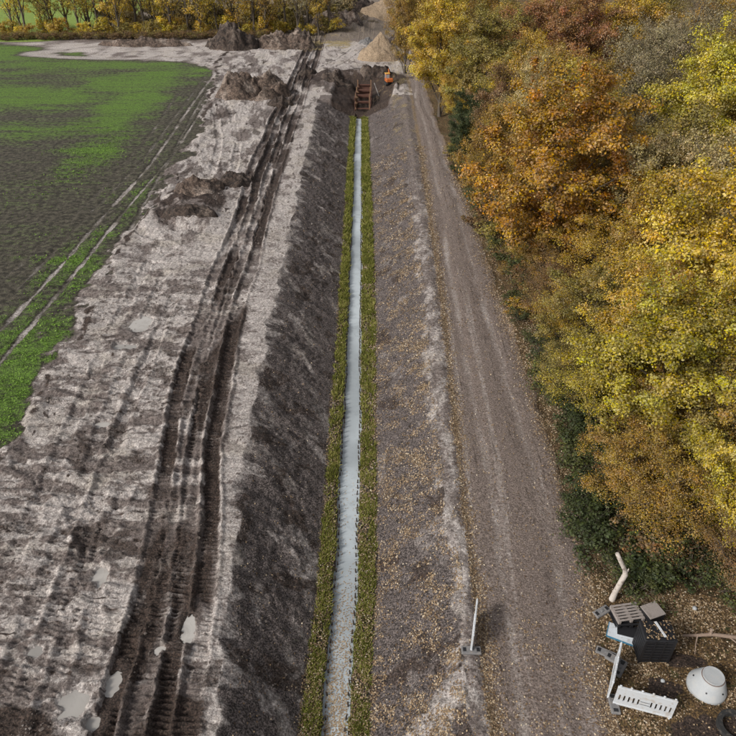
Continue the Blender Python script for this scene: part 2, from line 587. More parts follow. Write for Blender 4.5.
    h_mud += farp * (ridged(x * .2, y * .16, 3, 73) * 2.4 - .6)
    h_mud += .16 * np.exp(-((x - fx - .7) / .55) ** 2) * ridged(x * .8, y * .6, 2, 74) * sst(10, 14, y) * (y < 112)
    h_left = h_mud
    # ---- crop field
    h_field = (fbm(x * .12, y * .12, 2, 81) - .5) * .25 + (fbm(x * 1.5, y * 4, 3, 82) - .5) * .07 + (fbm(x * 5, y * 5, 2, 84) - .5) * .05
    ftr = np.zeros_like(x)
    for k, pts in enumerate(FTR):
        d, t = poly_dist(x, y, pts)
        d = d + (fbm(x * .8, y * .8, 3, 83 + k) - .5) * .35
        on = sst(.27, .08, d)
        ftr = np.maximum(ftr, on * [.7, 1, 1, .65, .8][k])
    ring = np.abs(np.hypot((x + 41) / 17.5, (y - 130.5) / 5.2) - 1)
    ringm = sst(.26, .12, ring + (fbm(x * .3, y * .3, 2, 85) - .5) * .2)
    h_field -= ftr * .06
    h = h_left * (1 - in_field) + h_field * in_field
    # ---- right side: berm, track, wood floor
    berm = .10 * np.exp(-((x - (rt + rol) / 2 + .1) / .45) ** 2) + (fbm(x * 2, y * 2, 3, 91) - .5) * .12
    rc = (rol + ror) / 2
    rw = (ror - rol) / 2
    tt = np.clip((x - rc) / rw, -1.2, 1.2)
    road = .06 * (1 - tt * tt) + (fbm(x * .9, y * .7, 3, 92) - .5) * .07
    rutw = vn(y * .08, x * 0 + 9, 93) - .5
    for u in (-.52, .40):
        road -= .045 * np.exp(-((x - rc - u * rw - rutw * .6) / .38) ** 2)
    road += (fbm(x * 6, y * 6, 2, 94) - .5) * .03
    wood = (fbm(x * .3, y * .3, 3, 95) - .5) * .5 + (fbm(x * 1.7, y * 1.7, 3, 96) - .5) * .15 + sst(0, 6, x - ror) * .15
    w1 = sst(-.25, .25, x - rol)
    w2 = sst(-.35, .35, x - ror)
    h_right = berm * (1 - w1) + road * w1
    h_right = h_right * (1 - w2) + wood * w2
    wr = sst(-.15, .15, x - rt)
    # swept ramp near the bottom right of the ditch
    d_rmp, _ = poly_dist(x, y, [(.3, 10.6), (1.8, 11.6), (3.0, 12.8), (3.7, 14.4)])
    ramp = sst(1.05, .3, d_rmp + (fbm(x * .9, y * .9, 3, 97) - .5) * .5)
    # ---- ditch section
    zg = -1.98
    tl = np.clip((x - lt) / (lb - lt), 0, 1)
    tr = np.clip((rt - x) / (rt - rb), 0, 1)
    nb = (fbm(x * 1.1, y * 1.1, 4, 101) - .5) * .26 + (fbm(x * 4.0, y * 4.0, 3, 102, .6) - .5) * .22
    # bucket marks running down the bank
    q = y * .75 + (x - lb) * .42
    scoop = ridged(q, x * .12, 2, 103) - .5
    ql = y * .75 - (x - rb) * .42
    scoop_r = ridged(ql, x * .12, 2, 104) - .5
    env_l = np.sin(np.pi * np.clip(tl, 0, 1)) ** .6
    env_r = np.sin(np.pi * np.clip(tr, 0, 1)) ** .6
    zl = h_left * (1 - tl) + zg * tl + env_l * (nb + .13 * scoop)
    zr = (berm * (1 - tr) + zg * tr) + env_r * (nb + .11 * scoop_r + ramp * .22)
    sgl = np.clip((x - lb) / (wlx - lb), 0, 1)
    sgr = np.clip((rb - x) / (rb - wrx), 0, 1)
    zs_l = zg - .10 * sgl + (fbm(x * 5, y * 5, 2, 105) - .5) * .05
    zs_r = zg - .10 * sgr + (fbm(x * 5, y * 5, 2, 105) - .5) * .05
    zc = -2.55
    hd = np.where(x < lb, zl, np.where(x < wlx, zs_l, np.where(x < wrx, zc, np.where(x < rb, zs_r, zr))))
    # open pit beyond the end of the water
    pw = I(y, [ENDY, 100, 108, 112], [1.3, 2.0, 2.2, 2.0])
    cxp = I(y, [ENDY, 112], [-1.2, .2])
    dp = np.abs(x - cxp)
    depth = I(y, [ENDY - 1, ENDY + 2, 103, 108, 111.5], [-2.0, -2.0, -1.7, -1.0, 0])
    side = np.clip((dp - pw * .55) / 3.6, 0, 1)
    hp = depth * (1 - side ** .8) + (fbm(x * .7, y * .7, 4, 111) - .5) * .7
    inditch = (x > lt) & (x < rt)
    h0 = np.where(x < rt, h, h_right) if not masks else h * (1 - wr) + h_right * wr
    pit_w = sst(1, .75, side) * sst(112, 110.5, y) * sst(ENDY - 1.5, ENDY + 1.5, y)
    H = np.where(inditch & (y < ENDY + 3), hd, h0)
    base_end = np.where(inditch, np.where(y < ENDY + 1.5, hd, h0), h0)
    H = base_end * (1 - pit_w) + np.minimum(base_end, hp) * pit_w
    # ---- puddles
    pud = np.zeros_like(x)
    for k, (px, py, rx, ry) in enumerate(PUD):
        m = (np.abs(x - px) < rx * 3.5) & (np.abs(y - py) < ry * 3.5)
        d = np.hypot((x - px) / rx, (y - py) / ry)
        dn = d + (fbm(x * 2.2 / max(.5, rx * 1.4), y * 2.2 / max(.5, ry * 1.2), 3, 121 + k) - .5) * .9
        ann = sst(2.6, 1.7, d)
        lip = np.maximum(H, PZ[k] + .03 + .03 * vn(x * 3, y * 3, 7))
        H = np.where(m, H * (1 - ann) + lip * ann, H)
        w = sst(1.15, .75, dn)
        H = np.where(m, H * (1 - w) + (PZ[k] - .06) * w, H)
        pud = np.maximum(pud, np.where(m, sst(2.0, 1.0, dn), 0))
    # far ground falls and rolls a little
    H = H + sst(150, 400, y) * (fbm(x * .01, y * .01, 2, 131) - .5) * 3
    if not masks:
        return H
    # ------------------------------------------------------------ masks
    ltm = np.where(y > 99, rol, lt)
    mz = (x < ltm) * (1 - in_field)
    pale_n = fbm(x * .42 + y * .06, y * .95, 5, 141)
    mz = mz * (1 - .8 * far)
    wf = sst(28, 62, y)
    pale_f = fbm(x * .95 + y * .1, y * 2.3, 5, 240, .62) * (1 - wf) + fbm(x * 1.1 + y * .1, y * .34, 5, 242, .62) * wf
    pale_n = pale_n * (1 - wf) + fbm(x * .5 + y * .08, y * .22, 5, 243) * wf
    crev = sst(.80, .95, ridged(x * .8 + y * .1, y * 1.9, 3, 241)) * (1 - wf) + wf * sst(.82, .95, ridged(x * .8 + y * .12, y * .25, 3, 244))
    pale = mz * np.clip(.40 + 1.5 * (pale_n - .45) + 2.4 * (pale_f - .47) + .4 * (aniso - .5), 0, 1)
    pale = np.maximum(pale, mz * pale_t * .7)
    pale = np.maximum(pale, strip * mz * (.56 + .7 * (fbm(x * 1.6, y * 1.0, 5, 142, .6) - .5)))
    edge_l = np.exp(-((x - lt + .45) / .45) ** 2) * (1 - in_field) * (y < 100)
    pale = np.maximum(pale, edge_l * (.62 + .6 * (fbm(x * .8, y * .8, 3, 143) - .5)))
    farpale = mz * (1 - far) * sst(60, 85, y) * np.clip(.42 + 1.6 * (pale_n - .5), 0, .8)
    pale = np.maximum(pale, farpale)
    pale = np.maximum(pale, pud * .62)
    pale *= (1 - .85 * dark) * (1 - .75 * crev)
    pale *= 1 - .7 * mid * sst(.45, .62, fbm(x * .35, y * .35, 3, 144))
    pale *= 1 - .75 * rim
    dark_extra = mz * np.maximum(sst(.55, .70, fbm(x * .5, y * .9, 5, 145, .6) * (1 - wf) + wf * fbm(x * .6 + y * .1, y * .25, 5, 245, .62)) * .55, crev * .72 * (1 - .5 * strip))
    dark_extra = np.maximum(dark_extra, mid * sst(.40, .60, fbm(x * .4, y * .5, 4, 146)) * .9)
    dark_extra = np.maximum(dark_extra, rim * sst(.30, .56, fbm(x * .35, y * .6, 5, 147, .62)) * .95)
    dark_extra = np.maximum(dark_extra, farp * sst(.36, .6, fbm(x * .2, y * .2, 4, 148)) * .9)
    dark_extra = np.maximum(dark_extra, mz * np.exp(-((x - fx - .5) / .5) ** 2) * sst(.42, .62, fbm(x * .6, y * .5, 3, 149)) * .8)
    dark = np.maximum(dark, dark_extra * (1 - pud))
    rimp = np.clip(pud * (1 - sst(.75, 1, pud)) * 3, 0, 1)
    pale *= 1 - .45 * rimp
    dark = np.maximum(dark, rimp * .28)
    dark = np.maximum(dark, mz * .95 * sst(1.3, .5, np.hypot((x + 12.0) / 2.2, (y - 11.4) / 1.0)))
    dark = np.maximum(dark, pit_w * (y > ENDY) * .85)
    # banks
    bank = ((x >= lt) & (x <= rt) & (y < 112)) * 1.0
    bank = np.maximum(bank, edge_l * 0)
    striae = fbm(q * 1.0 + x * .3, x * .8, 5, 151, .62)
    striae_r = fbm(ql * 1.0 + x * .2, x * .8, 5, 152, .62)
    pb = np.where(x < lb, np.clip(1.35 * (striae - .50) + .20, 0, .52), np.clip(1.4 * (striae_r - .50) + .08, 0, .42))
    pale = np.where((bank > 0) & (y < ENDY + 1), pb * np.where(x < lb, sst(0, .2, tl + .1), 1), pale)
    finger = vn(y * 2.2, x * .3, 251) * .6 + vn(y * 5.5, x * .4, 252) * .4
    spill = sst(.05, -.10, tl - .46 * finger ** 2.0) * (x > lt) * (x < lb) * (y < ENDY)
    pale = np.maximum(pale, spill * .52)
    pale = np.maximum(pale, ramp * bank * .60)
    bermz = ((x > rt) & (x < rol)) * 1.0
    bf = np.clip((x - rt) / np.maximum(rol - rt, .1), 0, 1)
    pale = np.maximum(pale, sst(-.75, -.15, x - rt + (fbm(x * .9, y * .7, 4, 254) - .5) * .9) * sst(.05, -.35, x - rol + (fbm(x * .9, y * .5, 3, 253) - .5) * .7) * (.40 + 1.1 * (fbm(x * 1.3, y * .9, 5, 153, .62) - .5)) * sst(85, 50, y))
    dark = np.where(bank > 0, np.maximum(np.where(y > ENDY - 1, dark, 0), .58 * sst(.54, .7, fbm(x * .9, y * .9, 4, 154))), dark)
    gravel = sst(-.2, .2, x - rol) * sst(.3, -.3, x - ror) * (y < 170)
    rutl = np.zeros_like(x)
    for u in (-.52, .40):
        rutl = np.maximum(rutl, np.exp(-((x - rc - u * rw - rutw * .6) / .40) ** 2))
    rutd = np.zeros_like(x)
    for u in (-.52, .40):
        rutd = np.maximum(rutd, np.exp(-((np.abs(x - rc - u * rw - rutw * .6) - .50) / .10) ** 2))
    dark = np.maximum(dark, gravel * rutd * .55 * sst(.45, .62, fbm(x * 1.2, y * .6, 4, 155, .6)))
    pale = np.maximum(pale, gravel * .30 * sst(.42, .75, fbm(x * .45, y * .16, 6, 156, .65)))
    pale = np.maximum(pale, gravel * sst(25, 60, y) * .30)
    pale = np.maximum(pale, gravel * rutl * (.40 + .5 * (fbm(x * .8, y * .3, 4, 157, .6) - .5)))
    lines = fbm((x - rc) / rw * 4.5 + (vn(y * .05, x * 0, 158) - .5) * 1.5, y * .035, 4, 159, .65)
    pale = np.maximum(pale, gravel * np.clip((lines - .50) * 2.2, 0, .42))
    dark = np.maximum(dark, gravel * np.clip((.44 - lines) * 2.6, 0, .36))
    forest = sst(-.3, .3, x - ror) * 1.0
    # crops
    green = np.zeros_like(x)

    gn = fbm(x * .16, y * .22, 5, 260, .6)

    def blob(cx, cy, rx, ry, s=1.0):
        return s * sst(1.5, .3, np.hypot((x - cx) / rx, (y - cy) / ry) + (gn - .5) * 1.3)
    for b in [(-50, 97, 13, 7, 1), (-33, 108, 8, 9, .85), (-31, 90, 4.5, 12, .9), (-29.5, 73, 3.6, 8, .8), (-20.2, 31, 3.8, 8, 1.15), (-60, 132, 20, 7, .9),
              (-21.6, 44, 2.3, 9, .75), (-20.6, 60, 1.0, 9, .5), (-26, 114, 4, 6, .7), (-48, 118, 14, 5, .6), (-44, 80, 14, 3.5, .55), (-26, 26, 8, 6, .8)]:
        green = np.maximum(green, blob(*b))
    green = np.clip(green * .46 * (.45 + 1.1 * fbm(x * .3, y * .5, 5, 161, .65)) + .30 + .7 * (fbm(x * .16, y * .45, 6, 162, .68) - .5) + .16 * sst(70, 100, y) * sst(-24, -32, x), 0, .78)
    green *= in_field * (1 - ftr * .85) * (1 - ringm * in_field)
    fsoil = in_field
    pale = np.where(in_field > .5, np.maximum(ftr * (.48 + .6 * (fbm(x * .5, y * .5, 3, 163) - .5)), ringm * .62), pale)
    pale = np.maximum(pale, ringm * .5 * (y > 122) * (x < -22))
    dark = dark * (1 - in_field)
    # litter
    lit = np.zeros_like(x)
    cl = fbm(x * .8, y * .8, 4, 171)
    lit = np.where((x > rb) & (x < rt), .20 + 1.3 * (fbm(x * 1.4, y * 1.4, 4, 272, .6) - .40) + .1 * sst(.2, 1, 1 - tr), lit)
    lit = np.where((x > lt) & (x < lb), .0 + .45 * (cl - .42) + .10 * sst(20, 12, y), lit)
    lit = np.where((x >= rt) & (x < rol), .15 + .75 * np.exp(-((bf - .90) / .20) ** 2) + .4 * (cl - .5), lit)
    lit = np.where((x >= rol) & (x < ror), .12 + .5 * (cl - .5) + .5 * np.exp(-((x - rol) / .35) ** 2) + .62 * np.exp(-((x - ror) / .6) ** 2) + .12 * sst(22, 12, y), lit)
    lit = np.where(x >= ror, .48 + .8 * (cl - .5), lit)
    lit = np.where(((x > lb) & (x < wlx)) | ((x > wrx) & (x < rb)), .55, lit)
    lit = np.where((x < lt), .0, lit) * np.where(x < lb, .8, 1)
    edge_g = np.exp(-((x - lb + .05) / .10) ** 2) + np.exp(-((x - rb - .05) / .14) ** 2)
    lit = np.maximum(lit, .65 * edge_g * (y < ENDY))
    lit = np.clip(lit, 0, 1)
    # yellowed grass
    yel = sst(-2.2, -.6, x - Rt(yy)) * (x < rol) * sst(45, 80, y) * (.30 + .5 * (fbm(x * .9, y * .5, 5, 181, .6) - .35))
    yel = np.maximum(yel, (.25 + .9 * (fbm(x * .4, y * .5, 5, 291, .65) - .3)) * sst(1.2, .6, np.hypot((x + 8.5) / 8, (y - 141) / 11)))
    yel = np.maximum(yel, (x > ror) * sst(70, 110, y) * .35)
    yel = np.maximum(yel, far * .42 * (x < 8))
    strips = (((x > lb) & (x < wlx)) | ((x > wrx) & (x < rb))) & (y < ENDY)
    lime = far * sst(-52, -62, x + (fbm(x * .1, y * .1, 2, 182) - .5) * 8) * .9
    lime = np.where(strips, .16 + .6 * (fbm(x * 2, y * .8, 4, 15, .6) - .3), lime)
    dark = np.where(strips, .38, dark)
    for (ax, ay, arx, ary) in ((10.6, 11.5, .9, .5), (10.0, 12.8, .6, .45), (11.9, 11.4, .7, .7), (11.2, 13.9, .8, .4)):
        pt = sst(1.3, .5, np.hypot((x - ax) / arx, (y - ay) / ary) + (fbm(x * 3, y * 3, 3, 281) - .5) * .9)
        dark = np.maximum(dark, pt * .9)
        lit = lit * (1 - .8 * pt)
    wet = np.clip(np.maximum(dark * .55, pud * .9), 0, 1)
    m1 = np.stack([dark, pale, green, lit], -1)
    m2 = np.stack([gravel, bank * (1 - trench * .6), forest, wet], -1)
    m3 = np.stack([yel, lime, fsoil, tread], -1)
    reg = np.full(x.shape, 0)                       # 0 mud
    reg[in_field > .5] = 1
    reg[(x >= lt) & (x < wlx) & (y < ENDY + 1)] = 2
    reg[(x >= wlx) & (x <= wrx) & (y < ENDY + 1)] = 3
    reg[(x > wrx) & (x < rt) & (y < ENDY + 1)] = 4
    reg[(x >= rt) & (x < rol) & (y < 112)] = 5
    reg[(x >= rol) & (x < ror) & (y < 170)] = 6
    reg[(x >= ror)] = 7
    reg[(y > 143) & ((x < -16) | (y > 185)) & (x < ror)] = 8
    return H, m1, m2, m3, reg


def grid_sample(arr, x, y):
    i = np.clip(np.searchsorted(gx, x) - 1, 0, len(gx) - 2)
    j = np.clip(np.searchsorted(gy, y) - 1, 0, len(gy) - 2)
    u = (x - gx[i]) / (gx[i + 1] - gx[i])
    v = (y - gy[j]) / (gy[j + 1] - gy[j])
    if arr.ndim == 3: u, v = u[:, None], v[:, None]
    return (arr[j, i] * (1 - u) + arr[j, i + 1] * u) * (1 - v) + (arr[j + 1, i] * (1 - u) + arr[j + 1, i + 1] * u) * v


def ground_z(x, y):
    xs, ys = np.atleast_1d(np.asarray(x, float)), np.atleast_1d(np.asarray(y, float))
    r = grid_sample(H, xs, ys)
    return r if np.ndim(x) else float(r[0])


def mask_at(x, y):
    i = np.clip(np.searchsorted(gx, x) - 1, 0, len(gx) - 2)
    j = np.clip(np.searchsorted(gy, y) - 1, 0, len(gy) - 2)
    return grid_sample(m1, x, y), reg[j, i]


def axis_cols():
    xs = list(np.arange(-22, 13, .075))
    step, v = .075, 13.0
    right = []
    while v < 2500:
        step *= 1.07; v += step; right.append(v)
    step, v = .075, -22.0
    left = []
    while v > -2500:
        step *= 1.055; v -= step; left.append(v)
    return np.array(left[::-1] + xs + right)


def axis_rows():
    ys, v = [], 9.5
    while v < 240:
        ys.append(v); v += .0041 * v
    step = .0041 * v
    while v < 4000:
        ys.append(v); step *= 1.15; v += step
    pre, v, step = [], 9.5, .04
    while v > -400:
        step *= 1.3; v -= step; pre.append(v)
    return np.array(pre[::-1] + ys)


gx, gy = axis_cols(), axis_rows()
X, Y = np.meshgrid(gx, gy)
nr, nc = X.shape
H, m1, m2, m3, reg = terrain(X, Y)
dzx = np.gradient(H, axis=1) / np.gradient(X, axis=1)
dzy = np.gradient(H, axis=0) / np.gradient(Y, axis=0)
NRM = np.stack([-dzx, -dzy, np.ones_like(H)], -1)
NRM /= np.linalg.norm(NRM, axis=-1, keepdims=True)
idx = np.arange(nr * nc).reshape(nr, nc)
Q = np.stack([idx[:-1, :-1], idx[:-1, 1:], idx[1:, 1:], idx[1:, :-1]], -1).reshape(-1, 4)
RQ = reg[:-1, :-1].ravel()
VV = np.stack([X, Y, H], -1).reshape(-1, 3)
NRMf = NRM.reshape(-1, 3)
names = ['mud_ground', 'crop_field', 'ditch_bank_left', 'ditch_bed', 'ditch_bank_right', 'berm', 'gravel_track', 'forest_floor', 'terrain']
glab = ['churned pale and dark mud of the working strip', 'sown field with patches of bright green seedlings',
        'dark bare earth slope on the left side of the ditch', 'bed of the narrow ditch channel under the water',
        'leaf strewn bare earth slope on the right side of the ditch', 'low pale earth berm between ditch and gravel track',
        'grey brown gravel track littered with leaves', 'leaf covered floor of the wood', 'fields beyond the row of thin trees']
for k, nm in enumerate(names):
    fq = Q[RQ == k]
    if not len(fq): continue
    used, inv = np.unique(fq.ravel(), return_inverse=True)
    me = np_mesh(nm, VV[used], inv.reshape(-1, 4), SOIL)
    for an, arr in (('m1', m1), ('m2', m2), ('m3', m3)):
        at = me.attributes.new(an, 'FLOAT_COLOR', 'POINT')
        at.data.foreach_set('color', np.ascontiguousarray(arr.reshape(-1, 4)[used], dtype=np.float32).ravel())
    me.normals_split_custom_set_from_vertices(NRMf[used].astype(float))
    tag(link(bpy.data.objects.new(nm, me)), glab[k], 'ground', kind='structure')

# ditch water
ys = np.concatenate([np.arange(6, ENDY + .5, .5)])
wv, wf = [], []
for j, y in enumerate(ys):
    for t in (0, .5, 1):
        wv.append((WL(y) - .25 + (WR(y) - WL(y) + .5) * t, y, -2.20))
for j in range(len(ys) - 1):
    for k in range(2):
        b = j * 3 + k
        wf.append((b, b + 1, b + 4, b + 3))
tag(mesh_obj('ditch_water', np.array(wv), np.array(wf), M_WATER), 'narrow strip of still pale water along the ditch bottom', 'water', kind='structure')
# the terrain steps down under the water edge, so the sheet may reach under the grass
for k, (px, py, rx, ry) in enumerate(PUD):
    vs, fs = [(px, py, PZ[k] - .015)], []
    for i in range(28):
        an = 2 * math.pi * i / 28
        vs.append((px + 1.55 * rx * math.cos(an), py + 1.55 * ry * math.sin(an), PZ[k] - .015))
    for i in range(28):
        fs.append((0, 1 + i, 1 + (i + 1) % 28))
    tag(mesh_obj('puddle', np.array(vs), np.array(fs), M_PUDDLE), 'milky puddle standing in the churned mud', 'puddle', kind='structure')


# ------------------------------------------------------------------ leaf clouds
def leaf_quads(C, N, size, aspect=.62, roll=None, r=rng):
    """rhombic folded leaves at centres C with normals N"""
    n = len(C)
    N = N / (np.linalg.norm(N, axis=1, keepdims=True) + 1e-9)
    a_ = r.normal(size=(n, 3))
    U = np.cross(N, a_)
    U /= np.linalg.norm(U, axis=1, keepdims=True) + 1e-9
    W = np.cross(N, U)
    s = np.asarray(size).reshape(-1, 1) * np.ones((n, 1))
    fold = N * s * .16
    V = np.stack([C - U * s * .5, C + W * s * aspect * .5 + fold, C + U * s * .5, C - W * s * aspect * .5 + fold], 1).reshape(-1, 3)
    Fq = np.arange(n * 4).reshape(n, 4)
    return V, Fq


def set_tint(me, tint, per=4):
    at = me.attributes.new('tint', 'FLOAT_COLOR', 'POINT')
    t = np.repeat(np.concatenate([tint, np.ones((len(tint), 1))], 1), per, axis=0)
    at.data.foreach_set('color', np.ascontiguousarray(t, dtype=np.float32).ravel())


def tree_proto(seed, Ht=14., Rc=5., base=.22, limbs=16, clumps=11, leaves=240, lsize=.15, spread=1., stems=1, sides=6, flat=.75, rc=.13, bark=None):
    r = np.random.default_rng(seed)
    tb = Tubes()
    zc, zr = Ht * (base + 1) / 2, Ht * (1 - base) / 2

    def lump(d):
        az, el = math.atan2(d[1], d[0]), d[2]
        return 1 + .20 * math.sin(az * 2 + seed) * (1 - abs(el)) + .14 * math.sin(az * 3 + seed * 2.1 + el * 3) + .10 * math.sin(az * 5 - el * 5 + seed)
    cl_pts, cl_base = [], []
    for st in range(stems):
        off = np.array([0., 0, 0]) if stems == 1 else np.append(r.normal(size=2) * .12, 0)
        lean = r.normal(size=2) * (.05 if stems == 1 else .25)
        n = 8
        tz = np.linspace(0, Ht * .82, n)
        tx = off[0] + lean[0] * tz + np.cumsum(r.normal(size=n)) * .07 * (Ht / 14)
        ty = off[1] + lean[1] * tz + np.cumsum(r.normal(size=n)) * .07 * (Ht / 14)
        tp = np.stack([tx, ty, tz - .25], 1)
        r0 = (.013 * Ht + .03) / math.sqrt(stems) * (1.25 if sides == 5 else 1)
        rad = r0 * (1 - tz / (Ht * .9)) ** .8 + .015
        rad[0] *= 1.35
        tb.add(tp, rad, sides)
        nl = max(2, limbs // stems)
        for i in range(nl):
            f = (i + .5) / nl
            sz = Ht * (base * .75 + (.80 - base * .75) * f)
            az = i * 2.39996 + seed + st
            el = -.45 + 1.35 * f + r.normal() * .12
            el = max(-.55, min(.97, el))
            ch = math.sqrt(max(0.05, 1 - el * el))
            d = np.array([math.cos(az) * ch, math.sin(az) * ch, el])
            k = lump(d) * (.78 + .12 * r.random())
            end = np.array([tp[-1][0] * .5, tp[-1][1] * .5, zc]) + d * np.array([Rc, Rc, zr]) * k
            j = min(n - 1, int(sz / (Ht * .82) * (n - 1)))
            sp_ = tp[j]
            mid_ = sp_ * .5 + end * .5 + np.array([0, 0, .06 * Ht * r.random()]) + r.normal(size=3) * Rc * .05
            q1 = sp_ * .75 + end * .25 + np.array([0, 0, .01 * Ht]) + r.normal(size=3) * Rc * .03
            q3 = mid_ * .45 + end * .55 + r.normal(size=3) * Rc * .04
            pts = np.array([sp_, q1, mid_, q3, end])
            lr = rad[j] * .5
            tb.add(pts, [lr, lr * .8, lr * .55, lr * .35, .012], max(4, sides - 2))
            for c in range(clumps):
                s = .30 + .75 * ((c + r.random()) / clumps)
                s = min(s, 1.0)
                a0 = s * 4
                i0 = min(3, int(a0))
                pb = pts[i0] * (1 - (a0 - i0)) + pts[i0 + 1] * (a0 - i0)
                dv = r.normal(size=3)
                dv[2] = abs(dv[2]) * .6 - .1
                dv /= np.linalg.norm(dv)
                cp = pb + dv * Rc * (.10 + .24 * r.random()) * spread
                m_ = (pb + cp) / 2 + r.normal(size=3) * .05 * Rc * .3
                tb.add([pb, m_, cp], [max(.012, lr * .25), max(.010, lr * .16), .006], 3, False)
                cl_pts.append(cp)
                cl_base.append(pb)
    cl_pts, cl_base = np.array(cl_pts), np.array(cl_base)
    nC = len(cl_pts)
    cnt = leaves
    rcl = Rc * rc * (.5 + .9 * r.random(nC))
    g = r.normal(size=(nC, cnt, 3))
    g *= .46
    g[..., 2] *= flat
    # each spray is drawn out along its twig, some leaves sit back along it
    along = r.random((nC, cnt, 1)) ** 3.2
    C = (cl_pts[:, None, :] + g * rcl[:, None, None] * (1.15 - .45 * along) + (cl_base - cl_pts)[:, None, :] * (along - .18)).reshape(-1, 3)
    keep = r.random(len(C)) < np.repeat(.55 + .45 * r.random(nC), cnt)
    keep &= C[:, 2] > .05
    cen = np.array([0, 0, zc * .8])
    out = C - cen
    out /= np.linalg.norm(out, axis=1, keepdims=True)
    cd = g.reshape(-1, 3) / (np.linalg.norm(g.reshape(-1, 3), axis=1, keepdims=True) + 1e-6)
    N = out * .45 + cd * .65 + np.array([0, 0, .40]) + r.normal(size=C.shape) * .42
    tv = np.repeat(r.random(nC), cnt)
    th = np.repeat(r.random(nC), cnt)
    tint = np.stack([.5 * tv + .5 * r.random(len(C)), .55 * th + .45 * r.random(len(C)), r.random(len(C))], 1)
    C, N, tint = C[keep], N[keep], tint[keep]
    V, Fq = leaf_quads(C, N, lsize * (.55 + .85 * r.random(len(C))), .68, r=r)
    crown = np_mesh('crown', V, Fq, M_LEAF, False)
    set_tint(crown, tint)
    trunk = tb.mesh('trunk', bark or M_BARK)
    return trunk, crown, Ht, Rc


def place_tree(proto, x, y, Ht, Rc, color, label, cat='tree', group=None, name='deciduous_tree', rz=None, sink=.05):
    trunk, crown, h0, r0 = proto
    root = empty(name, (x, y, ground_z(x, y) - sink), random.random() * 6.28 if rz is None else rz)
    root.scale = (Rc / r0, Rc / r0, Ht / h0)
    t = link(bpy.data.objects.new('trunk', trunk), root)
    c = link(bpy.data.objects.new('crown', crown), root)
    c.color = (*color, 1)
    tag(root, label, cat, group)
    return root


BIG = [tree_proto(11, 14, 5, .10, 22, 15, 300, .145, rc=.105), tree_proto(12, 14, 5, .12, 21, 15, 300, .145, rc=.11), tree_proto(13, 14, 5, .08, 24, 14, 285, .145, rc=.105)]
MID = [tree_proto(21, 14, 5, .06, 20, 14, 215, .15, rc=.115), tree_proto(22, 14, 5, .08, 19, 14, 215, .15, rc=.115)]
SPARSE = [tree_proto(31, 14, 5, .12, 20, 14, 110, .13, rc=.16), tree_proto(32, 14, 5, .08, 20, 14, 125, .13, rc=.15)]
FAR = [tree_proto(41, 12, 3, .24, 13, 8, 40, .20, rc=.19, sides=5), tree_proto(42, 12, 3, .36, 9, 6, 26, .20, rc=.2, sides=5), tree_proto(43, 12, 3, .20, 14, 8, 48, .20, rc=.18, sides=5)]
SHRUB = [tree_proto(51, 2, 1.3, .04, 12, 7, 55, .12, stems=4, sides=4, rc=.2), tree_proto(52, 2, 1.3, .04, 14, 7, 45, .12, stems=5, sides=4, rc=.22),
         tree_proto(53, 2, 1.3, .04, 12, 6, 22, .10, stems=6, sides=4, rc=.22)]

# colours: real leaf albedo
GOLD, YEL, YGR, OLV = (.46, .295, .040), (.53, .365, .045), (.43, .325, .042), (.28, .215, .056)
ORG, RUST, OCH, CRM = (.41, .215, .030), (.31, .150, .062), (.33, .205, .044), (.45, .35, .155)
GRN, DKG, BRN, GRY = (.085, .095, .030), (.058, .072, .026), (.22, .13, .055), (.29, .235, .13)

